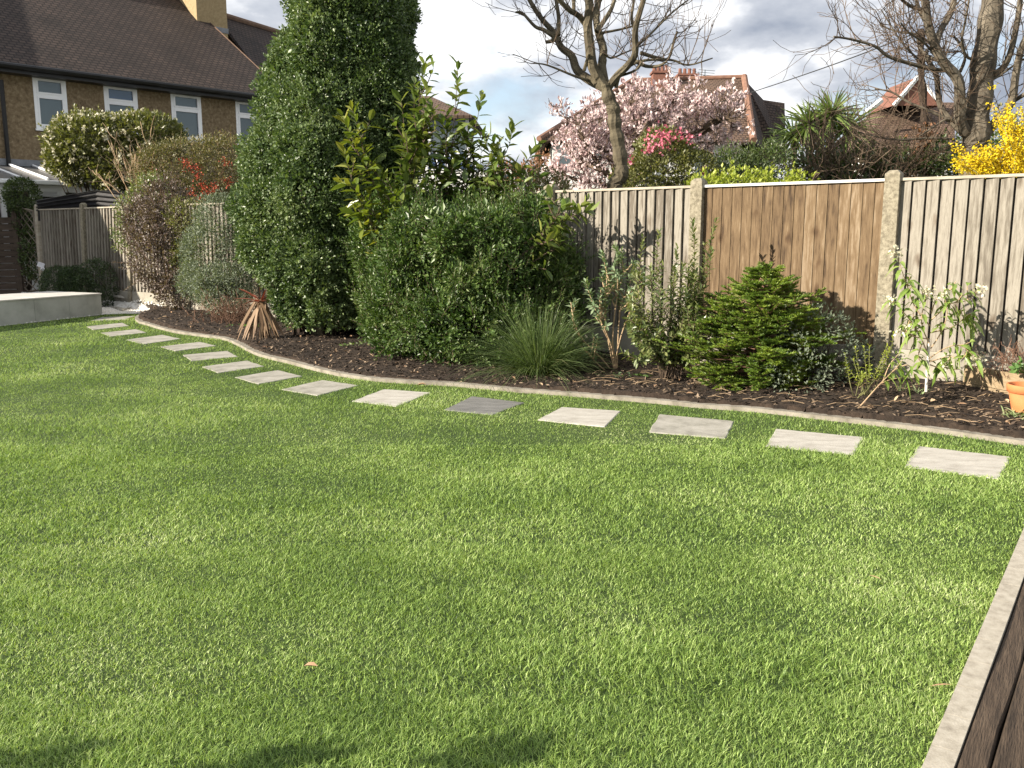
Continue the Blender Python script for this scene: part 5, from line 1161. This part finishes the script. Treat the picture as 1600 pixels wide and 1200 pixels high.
# ---------------- behind the fence, left
c = PX(160,260,19.2)
e, C, CN = dense('camellia', 'rounded camellia with white flowers in front of the brown house', 'shrub', c, [tuple(PX(150,225,19.2))+(0.95,0.8,0.55),tuple(PX(225,215,19.4))+(0.8,0.7,0.42),tuple(PX(125,250,19.2))+(0.6,0.6,0.45),tuple(PX(190,255,19.2))+(0.8,0.7,0.55)], 1500, 14, 0.12, 0.085, 0.045, M['olive'], stems=30, stemr=0.03)
sprigs(e, C, CN, 260, .3, .08, .04, M['olive'], 'twig', dens=35, lname='shoot_leaves')
kk = ((C[:,0] < PX(200,0,19)[0]) | (RS.rand(len(C)) < .3)) & (CN[:,1]-.6*CN[:,0] < .1); k = C[kk]+CN[kk]*.14; ii = RS.choice(len(k), 190); P = np.repeat(k[ii], 7, 0); n=len(P)
leaves('flowers', P+RS.normal(0,.02,(n,3)), rdir(n), rdir(n), 0.06, 0.05, M['cream'], e)
c = PX(310,290,17.8)
e, C, CN = dense('flowering_quince', 'tall twiggy hedge with scarlet blossoms behind the left fence', 'shrub', c, [tuple(PX(300,262,17.6))+(0.95,0.5,0.55),tuple(PX(350,262,17.5))+(0.7,0.5,0.58),tuple(PX(250,270,17.8))+(0.55,0.5,0.52),tuple(PX(310,320,17.6))+(1.1,0.5,0.5)], 1700, 11, 0.10, 0.045, 0.024, M['hedge'], stems=60, stemr=0.010, stemmat='twigr', jit=.2, inner=.5)
sprigs(e, C, CN, 320, .3, .045, .022, M['hedge'], 'twigr', dens=40, lname='shoot_leaves')
hot = [PX(*p, 17.1) for p in ((296,262),(310,275),(318,290),(325,300),(300,300),(312,312),(352,255),(355,285),(290,255),(335,295),(308,262))]
P = np.concatenate([h+RS.normal(0,.05,(55,3)) for h in hot]+[PX(242,275,17.2)+RS.normal(0,.07,(20,3))]); n=len(P)
leaves('blossoms', P, rdir(n), rdir(n), 0.032, 0.026, M['red'], e)
# bare pale shrub twigs in front (at 200-240, 230-330)
e = plant('bare_twig_shrub', 'pale leafless twigs rising between camellia and quince behind the left fence', 'shrub', PX(215,330,17.6)); mb = MB()
for i in range(16): grow(mb, PX(215+random.uniform(-12,25),335,17.6), (RS.normal(0,.35),RS.normal(0,.2),1), 1.1, 0.011, 0, 2, 2, .15, .05, rmin=0.004)
mb.build('twigs', M['twigp'], e)
# climber on trellis
dense('climbing_shrub', 'dark leafy climber over the top of the trellis at the far left', 'climber', PX(32,310,18.9), [tuple(PX(33,308,18.9))+(0.30,0.3,0.36),tuple(PX(42,345,18.9))+(0.22,0.25,0.4),tuple(PX(52,400,18.7))+(0.2,0.2,0.5)], 420, 13, 0.08, 0.055, 0.03, M['dkever'], stems=12)

# ---------------- behind the fence, centre
def hedge(name, label, cat, px0, px1, pytop, Y, mat, L, Wd, n, per=12, dpt=0.5, jag=12, stems=30, smat='twig', group=None, hmin=1.2, jit=.2, inner=.5, cr=.12):
    el = []; k = max(2, int((px1-px0)/26))
    for i in range(k):
        px = px0+(px1-px0)*(i+.5)/k; t = PX(px, pytop+random.uniform(-jag,jag), Y+random.uniform(-.2,.2)); rz_ = (t[2]-hmin)/2
        w = (px1-px0)/F*Y/k*0.9; el.append((t[0], t[1], hmin+rz_, w, dpt, max(rz_,0.2)))
    e, C, CN = dense(name, label, cat, PX((px0+px1)/2, 300, Y), el, n, per, cr, L, Wd, mat, stems=stems, stemr=.015, stemmat=smat, jit=jit, inner=inner)
    sprigs(e, C, CN, n//4, .3, L, Wd, mat, smat, dens=40, lname='shoot_leaves')
    return e, C, CN
hedge('twiggy_hedge', 'low brown twiggy hedge behind the fence left of the pink magnolia', 'hedge', 745, 880, 262, 13.2, M['hedge'], 0.05, 0.024, 600, 10, stems=150)
hedge('russet_bush', 'russet leafed bush at the white house corner left of the pink magnolia', 'shrub', 780, 860, 245, 20, M['russet'], 0.07, 0.04, 330, 10)
# pollard tree
ps = empty('pollard_tree', tuple(PX(960,300,12.2))[:2]+(0,), 'bare pollarded tree with twisting olive trunk rising behind the grey fence panel', 'tree')
def Zz(zx, zy, s=3.636, ox=800): return (ox+zx/s, zy/s)
def limb(mb, zp, w0, w1, Y, s, ox, dY=0.0, sides=7, n=4, jit=0.0):
    pts = []
    m = len(zp)
    for i, (a, b) in enumerate(zp):
        px, py = Zz(a, b, s, ox); pts.append(PX(px, py, Y+dY*i/(m-1)+random.uniform(-jit,jit)))
    pp = smooth_path(pts, n); N_ = len(pp); k = Y/F/s/2
    mb.tube(pp, [k*(w0+(w1-w0)*i/(N_-1)) for i in range(N_)], sides); return pp
Yt = 12.2; mb = MB()
b0 = PX(955,300,Yt); tr_ = [np.array([b0[0]-.05,Yt,0.0]), np.array([b0[0]-.02,Yt,0.8])]+[PX(*Zz(a,b),Yt) for a,b in ((575,1100),(618,1000),(615,900),(598,790),(582,700),(575,620),(548,550),(530,480))]
pp = smooth_path(tr_,5); mb.tube(pp, [0.102-0.018*i/len(pp)+0.010*math.sin(i*1.3) for i in range(len(pp))], 10); mb.build('trunk', M['bark'], ps)
lb = MB(); LM = []
Ls = [([(530,500),(440,455),(370,400),(340,320),(280,270),(240,190),(170,110),(110,20),(60,-80)],52,16,0.5),([(240,210),(180,170),(130,150),(60,75),(20,70)],24,8,0.1),([(530,500),(460,380),(440,250),(430,150),(440,50),(425,-90)],56,34,-.2),([(440,170),(380,90),(330,60),(270,0),(230,-60)],30,18,-.4),([(530,500),(510,380),(520,290),(490,180),(480,80),(505,-80)],50,26,.3),([(545,500),(600,430),(660,370),(700,300),(700,180),(720,90),(765,-60)],42,20,-.5),([(690,340),(760,375),(830,375),(880,350)],22,8,-.3),([(730,300),(830,330),(890,330),(920,230),(940,180)],20,8,.3),([(700,270),(780,200),(900,80),(1000,0)],14,6,.4),([(590,500),(620,420),(720,350),(900,340),(1000,370),(1140,330)],20,5,-.2),([(430,455),(350,430),(200,370),(120,360)],16,4,-.3),([(265,200),(265,100),(250,0),(240,-80)],22,14,.3),([(480,180),(560,60),(600,-60)],26,14,.3),([(350,60),(350,0),(345,-70)],20,14,0),([(700,180),(680,100),(690,20),(700,-60)],18,9,.2),([(520,290),(560,330),(640,300),(760,250)],12,5,.4),([(410,400),(430,330),(440,300)],18,12,-.2),([(620,430),(700,400),(740,350)],14,8,-.3),([(490,190),(600,170),(680,150)],14,8,.2),([(190,240),(230,230),(245,200)],16,22,0)]
for zp, w0, w1, dY in Ls: LM.append((limb(lb, zp, w0*1.1, w1*1.3, Yt, 3.636, 800, dY), w1))
lb.build('limbs', M['bark'], ps)
tw = MB()
for pp, w in LM:
    n = len(pp); Lp = sum(np.linalg.norm(pp[i+1]-pp[i]) for i in range(n-1))
    for k in range(int(Lp*9)):
        i = RS.randint(n//3, n-1); ax = pp[min(i+1,n-1)]-pp[i-1]; ax /= np.linalg.norm(ax)
        d = ax*0.5+RS.normal(0,.7,3)+[0.15 if pp[i][0] > 1.0 else -0.1, 0, .5]
        grow(tw, pp[i], d, random.uniform(.25,.65), 0.008, 0, 1, 3, .16, .10, seg=4, sides=3, rmin=0.0032, ratio=.7)
tw.build('twigs', M['twig'], ps)
# pink magnolia
pm = empty('pink_magnolia', tuple(PX(1010,300,17))[:2]+(0,), 'pink blossoming magnolia spreading behind the pollarded tree', 'tree')
mb = MB(); ends = []
c0 = PX(985,310,17.5); c0[2] = 0
lm = [[(975,300),(965,262),(955,230),(940,200),(930,175)],[(975,300),(985,240),(1000,215),(1010,195),(1020,160)],[(975,300),(960,280),(930,262),(900,250),(885,225)],[(985,300),(1000,235),(1040,215),(1075,210),(1110,197)],[(985,300),(995,250),(1030,210),(1060,185),(1085,165)],[(985,290),(1010,228),(990,185),(985,160)],[(985,290),(1020,245),(1070,235),(1115,240)],[(975,290),(940,262),(910,215),(905,185)],[(985,290),(1050,240),(1090,215),(1140,180)],[(970,300),(930,285),(900,280),(875,270)],[(1000,240),(1025,190),(1050,160)],[(1100,200),(1125,185),(1150,190)],[(970,300),(950,240),(920,225)]]
for l in lm:
    pp = smooth_path([PX(a,b,17+random.uniform(-.9,.9)*(i/4)) for i,(a,b) in enumerate(l)],4); n=len(pp)
    mb.tube(pp, [0.07*(1-.8*i/n) for i in range(n)], 5, False)
    for k in range(15): i = RS.randint(n//3,n); grow(mb, pp[i], (RS.normal(0,.8),RS.normal(0,.6),.25), .42, .012, 0, 2, 3, .22, .06, ends, rmin=.005)
mb.tube([c0, PX(980,295,17.3)], [.16,.09], 8); mb.build('branches', M['twig'], pm)
E_ = np.array([e_[0] for e_ in ends]); k = RS.choice(len(E_), min(1150,len(E_)), replace=False); P = np.repeat(E_[k], 6, 0); n = len(P)
leaves('blossoms', P+RS.normal(0,.03,(n,3)), RS.normal(0,.6,(n,3))+[0,0,.8], rdir(n), 0.085, 0.045, M['pink'], pm); print('pink', n)
# extra lower blossom haze on the left side
ell = [tuple(PX(1120,225,17.4))+(.55,.5,.3),tuple(PX(1060,170,17.2))+(.9,.6,.25),tuple(PX(905,250,17.2))+(.75,.6,.55),tuple(PX(935,215,17.2))+(.7,.6,.6),tuple(PX(960,280,17))+(.9,.6,.4),tuple(PX(890,282,17))+(.5,.5,.3)]
C, CN = surf_pts(ell, 400, .3, .1, .7); P = np.repeat(C, 7, 0); n=len(P)
leaves('blossoms', P+RS.normal(0,.05,(n,3)), RS.normal(0,.6,(n,3))+[0,0,.8], rdir(n), 0.075, 0.042, M['pink'], pm)
# camellia with hot pink
e, C, CN = dense('camellia', 'olive green camellia with deep pink and coral flowers right of the pollard trunk', 'shrub', PX(1045,300,15), [tuple(PX(1040,262,15))+(.5,.5,.45),tuple(PX(1075,275,15))+(.5,.5,.35),tuple(PX(1000,282,15))+(.45,.4,.3),tuple(PX(1030,235,15.2))+(.35,.4,.3)], 800, 12, .10, .06, .03, M['olive'], stems=20)
for a, b, s_, k_ in ((1037,213,.09,42),(1020,218,.08,28),(1048,212,.06,28),(1012,232,.05,30),(1065,210,.04,18),(1080,215,.04,18),(985,250,.04,18),(1100,266,.03,14),(1035,224,.10,30)):
    P = PX(a,b,14.6)+RS.normal(0,s_,(k_,3)); leaves('flower_cluster', P, rdir(k_), rdir(k_), 0.06, 0.05, M['hotpink'], e)
hedge('dark_bush', 'dark green fine-textured bush left of the cordyline palm', 'shrub', 1125, 1225, 225, 16, M['dkever'], 0.06, 0.022, 900, 15, dpt=.7, jag=8)
hedge('lime_bush', 'low lime green bush just above the brown fence panel', 'shrub', 1085, 1262, 272, 12.5, M['lime'], 0.06, 0.035, 480, 9, jag=6, hmin=1.4, stems=40)
hedge('ivy_hedge', 'dark ivy-leaved hedge under the large bare tree', 'hedge', 1255, 1500, 232, 14.5, M['dkever'], 0.07, 0.04, 1500, 12, dpt=.7, jag=10, stems=60)
# cordyline palm
cpm = empty('cordyline_palm', tuple(PX(1275,300,17))[:2]+(0,), 'cordyline palm with spiky green heads above the brown fence panel', 'palm'); mb = MB()
heads = [(1262,180),(1300,165),(1325,185),(1240,200),(1283,178)]
for i,(a,b) in enumerate(heads):
    h = PX(a,b+14,17+random.uniform(-.4,.4)); q = PX(1275,300,17); q[2]=0
    mb.tube(smooth_path([q, (q+h)/2+[RS.normal(0,.1),0,0], h],4), .06, 6, False)
    n = 130; v = rdir(n); v[:,2] = v[:,2]*.8+.2; leaves('leaf_head', np.array([h]*n), v, rdir(n)+[0,0,.5], .52+.2*RS.rand(n), .038, M['palm'], cpm, 'strap', .22)
mb.build('trunk', M['bark'], cpm)
# brown twiggy bush
e = plant('bare_brown_shrub', 'brown tangled leafless shrub between the cordyline palm and the large bare tree', 'shrub', PX(1340,300,13.8)); mb = MB()
for i in range(75): grow(mb, PX(1330+random.uniform(-70,110),300,13.8+random.uniform(-.4,.4)), (RS.normal(-.1,.7),RS.normal(0,.4),.9), random.uniform(.5,1.05), .010, 0, 2, 3, .22, .02, rmin=.0042)
mb.build('twigs', M['twig'], e)
# big bare tree
bt = empty('bare_tree', tuple(PX(1519,300,13))[:2]+(0,), 'large bare tree with thick grey-brown trunk and low spreading limbs at the upper right', 'tree')
mb = MB(); bb = PX(1519,300,13)
tr_ = [np.array([bb[0],13,0]), np.array([bb[0],13,.8])]+[PX(*Zz(a,b,3.75,1180),13) for a,b in ((1275,1030),(1275,880),(1300,780),(1300,660),(1320,540),(1330,420),(1350,280),(1375,150),(1390,20),(1400,-120))]
pp = smooth_path(tr_,4); n=len(pp); mb.tube(pp, [.19-.045*i/n+.012*math.sin(i*.9) for i in range(n)], 12); mb.build('trunk', M['bark2'], bt)
lb = MB(); LM = []
Ls = [([(1290,790),(1230,770),(1200,700),(1200,600),(1185,460),(1100,360),(1050,260),(1010,130),(990,-60)],64,34,-.4),([(1150,410),(1060,410),(900,370),(780,330),(700,270),(560,230),(460,215)],24,8,-.5),([(1230,790),(1130,690),(1080,600),(1060,440),(1010,350),(1000,300)],36,18,.3),([(1060,260),(1090,170),(1150,60),(1180,-60)],36,24,.4),([(1340,800),(1420,700),(1500,600),(1530,420),(1560,280),(1600,200)],50,24,-.3),([(1360,450),(1450,400),(1500,290),(1540,100),(1560,-60)],34,22,-.3),([(1200,420),(1230,330),(1180,230),(1140,210)],18,8,.3),([(1050,270),(940,200),(850,190),(730,150)],14,6,.3),([(1040,420),(950,340),(860,250),(740,60)],12,5,-.2),([(1180,440),(1100,380),(1000,260),(900,190),(850,130)],16,6,-.6),([(1130,700),(1000,640),(900,600),(800,540),(700,520)],16,6,.2),([(1170,815),(1000,810),(850,820),(700,800),(600,770)],14,5,-.5),([(1320,500),(1420,450),(1520,380),(1600,330)],14,7,-.2),([(1010,150),(960,60),(930,-60)],20,12,.2),([(1340,340),(1250,340),(1210,250),(1230,130),(1260,-40)],16,8,-.6),([(1500,600),(1600,540)],24,18,-.2),([(1100,360),(1010,330),(960,270),(950,200)],22,8,.4),([(990,60),(900,30),(820,-40)],20,12,-.3),([(1240,790),(1140,700),(1050,740),(960,800)],14,6,-.3)]
for zp, w0, w1, dY in Ls: LM.append((limb(lb, zp, w0*1.12, w1*1.25, 13.0, 3.75, 1180, dY), w1))
lb.build('limbs', M['bark2'], bt); tw = MB()
for pp, w in LM:
    n = len(pp); Lp = sum(np.linalg.norm(pp[i+1]-pp[i]) for i in range(n-1))
    for k in range(int(Lp*10)):
        i = RS.randint(n//4, n-1); ax = pp[min(i+1,n-1)]-pp[i-1]; ax /= np.linalg.norm(ax)
        d = ax*0.5+RS.normal(0,.65,3)+[-.12,0,.2]
        grow(tw, pp[i], d, random.uniform(.3,.85), 0.009, 0, 1, 4, .18, .05, seg=4, sides=3, rmin=0.0034, ratio=.75)
tw.build('twigs', M['twig'], bt)
dt = empty('ivy_clad_trunk', tuple(PX(1443,300,14.2))[:2]+(0,), 'slim dark dead trunk standing left of the large bare tree', 'tree'); mb = MB()
pp = smooth_path([np.array([PX(1444,300,14.2)[0],14.2,0]), PX(1444,272,14.2), PX(1444,190,14.2), PX(1439,107,14.2), PX(1439,45,14.2)],5); n=len(pp)
mb.tube(pp, [.055+.02*math.sin(i*2.1)*(.5+.5*random.random()) for i in range(n)], 7); mb.build('trunk', M['barkdark'], dt)
P=[]; 
for i in range(260): f=random.random(); q=PX(1444,200+f*80,14.2); P.append(q+RS.normal(0,.07,3))
leaves('dry_ivy', P, rdir(260)+[0,0,-.5], rdir(260), .08, .05, M['russet'], dt)
# forsythia
fo = empty('forsythia', tuple(PX(1560,300,12))[:2]+(0,), 'bright yellow flowering forsythia above the fence at the right edge', 'shrub'); mb = MB(); P=[]
for i in range(46):
    bx = 1560+random.uniform(-15,70); tx = random.uniform(1490,1650); ty = random.uniform(165,265) if tx > 1545 else random.uniform(225,268)
    pp = smooth_path([PX(bx,330,12),PX((bx+tx)/2,(300+ty)/2-6,12+random.uniform(-.3,.3)),PX(tx,ty,12+random.uniform(-.4,.4))],6); mb.tube(pp, .006, 3, False)
    q, Ln = path_sample(pp, 50)
    for c in q[12:]:
        for k in range(7): P.append(c+RS.normal(0,.028,3))
for a,b in ((1550,108),(1578,162),(1549,166)):
    for k in range(20): P.append(PX(a,b+28 if b<120 else b,12)+RS.normal(0,.03,3))
mb.build('stems', M['stemg'], fo); P=np.array(P); n=len(P); leaves('flowers', P, rdir(n), rdir(n), .034, .022, M['yellow'], fo)
hedge('dark_bush', 'dark green bush behind the yellow forsythia at the right edge', 'shrub', 1560, 1680, 190, 15.5, M['dkever'], 0.07, 0.03, 500, 14, dpt=.7)
hedge('brown_hedge', 'distant brownish tree line low behind the forsythia', 'hedge', 1545, 1700, 160, 30, M['hedge'], 0.12, 0.07, 300, 12, cr=.25)
# cables
mb = MB(); mb.tube(smooth_path([PX(1060,180,30),PX(1184,141,24),PX(1310,98,19),PX(1440,48,15)],5), .012, 4); tag(mb.build('power_cable', M['cable']), 'thin dark overhead cable crossing the sky from the russet roof to the bare tree', 'cable')
# ---------------- unseen building and leaf clumps added to shade the left fence and lawn
SP = np.array([SH[1]*-1, SH[0]]); SP = SP if SP[0] > 0 else -SP      # horizontal, square to the sun
def sunpt(perp, along): return SP*perp+sd_*along
sd_ = np.array(SH)
pf1, pf2 = fpt(ft(157)), fpt(ft(206)); a1 = float(pf1@sd_); h_ = a1+5.2; tE = math.tan(SUN_EL)
p1, z1 = float(pf1@SP), 1.87+tE*(h_-float(pf1@sd_)); p2, z2 = float(pf2@SP), 0.46+tE*(h_-float(pf2@sd_))
sl2 = (z1-z2)/(p2-p1); pe_ = p2+0.45; zev = z2-sl2*0.45; half = 4.6; ztp = z1+0.12; pt_in = pe_-(ztp-zev)/sl2  # unseen building's roof profile, sloped to give the fence its diagonal shadow edge
oh = empty('house', tuple(float(v) for v in sunpt(pe_-half, h_))+(0,), 'unseen low building added outside the left edge, its mansard profile shaped to shade the far fence', 'house')
mb = MB(); F0 = [(pe_-0.3,0),(pe_-0.3,zev-0.1),(pe_-2*half+0.3,zev-0.1),(pe_-2*half+0.3,0)]
V = [(*sunpt(p, h_+0.3), z) for p, z in F0]+[(*sunpt(p, h_+8.0), z) for p, z in F0]
mb.add(V, [(0,1,2,3),(7,6,5,4)]+[(i,(i+4),(i+1)%4+4,(i+1)%4) for i in range(4)]); mb.build('wall', M['render'], oh)
po = pe_-2*half+(pe_-pt_in)
for a3, b3, za, zb3 in ((pe_,pt_in,zev,ztp),(pt_in,po,ztp,ztp+0.001),(pe_-2*half,po,zev,ztp)):
    roofquad('roof', [(*sunpt(a3,h_),za),(*sunpt(a3,h_+8.3),za),(*sunpt(b3,h_+8.3),zb3),(*sunpt(b3,h_),zb3)], M['tile'], oh)
mb = MB()
for q_ in (h_+0.15, h_+8.15):
    mb.add([(*sunpt(p, q_), z) for p, z in ((pe_-.05,zev-.02),(pt_in,ztp-.05),(po,ztp-.05),(pe_-2*half+.05,zev-.02))], [(0,1,2,3)])
mb.build('gable', M['brick'], oh)
mb = MB(); c = sunpt(pe_-half, h_+0.25); mb.box((*c, 2.0), (0.08,1.2,1.3), (*sd_,0), (*SP,0)); mb.build('window', M['upvc'], oh)
mb = MB(); c = sunpt(pe_-half, h_+0.20); mb.box((*c, 2.0), (0.02,1.0,1.1), (*sd_,0), (*SP,0)); mb.build('pane', M['glass'], oh)
c = np.array(G(430,1190))+sd_*2.2; zc = 2.2*tE; c2_ = np.array(G(45,1178))-np.array(G(430,1190))
gl = []  # unseen leaf clumps, each set up-sun to drop one lawn shadow
for a, b, rx in ((430,1206,.07),(775,1184,.04),(50,1190,.06)):
    q = np.array(G(a,b))+sd_*2.2; gl.append((q[0],q[1],zc,rx,.05,.03))
dense('shadow_clumps', 'unseen thin leaf clumps added outside the lower left edge to shade the near lawn', 'shrub', (c[0],c[1]), gl, 44, 8, .035, .045, .03, M['dkever'], stems=4, stemr=.004)
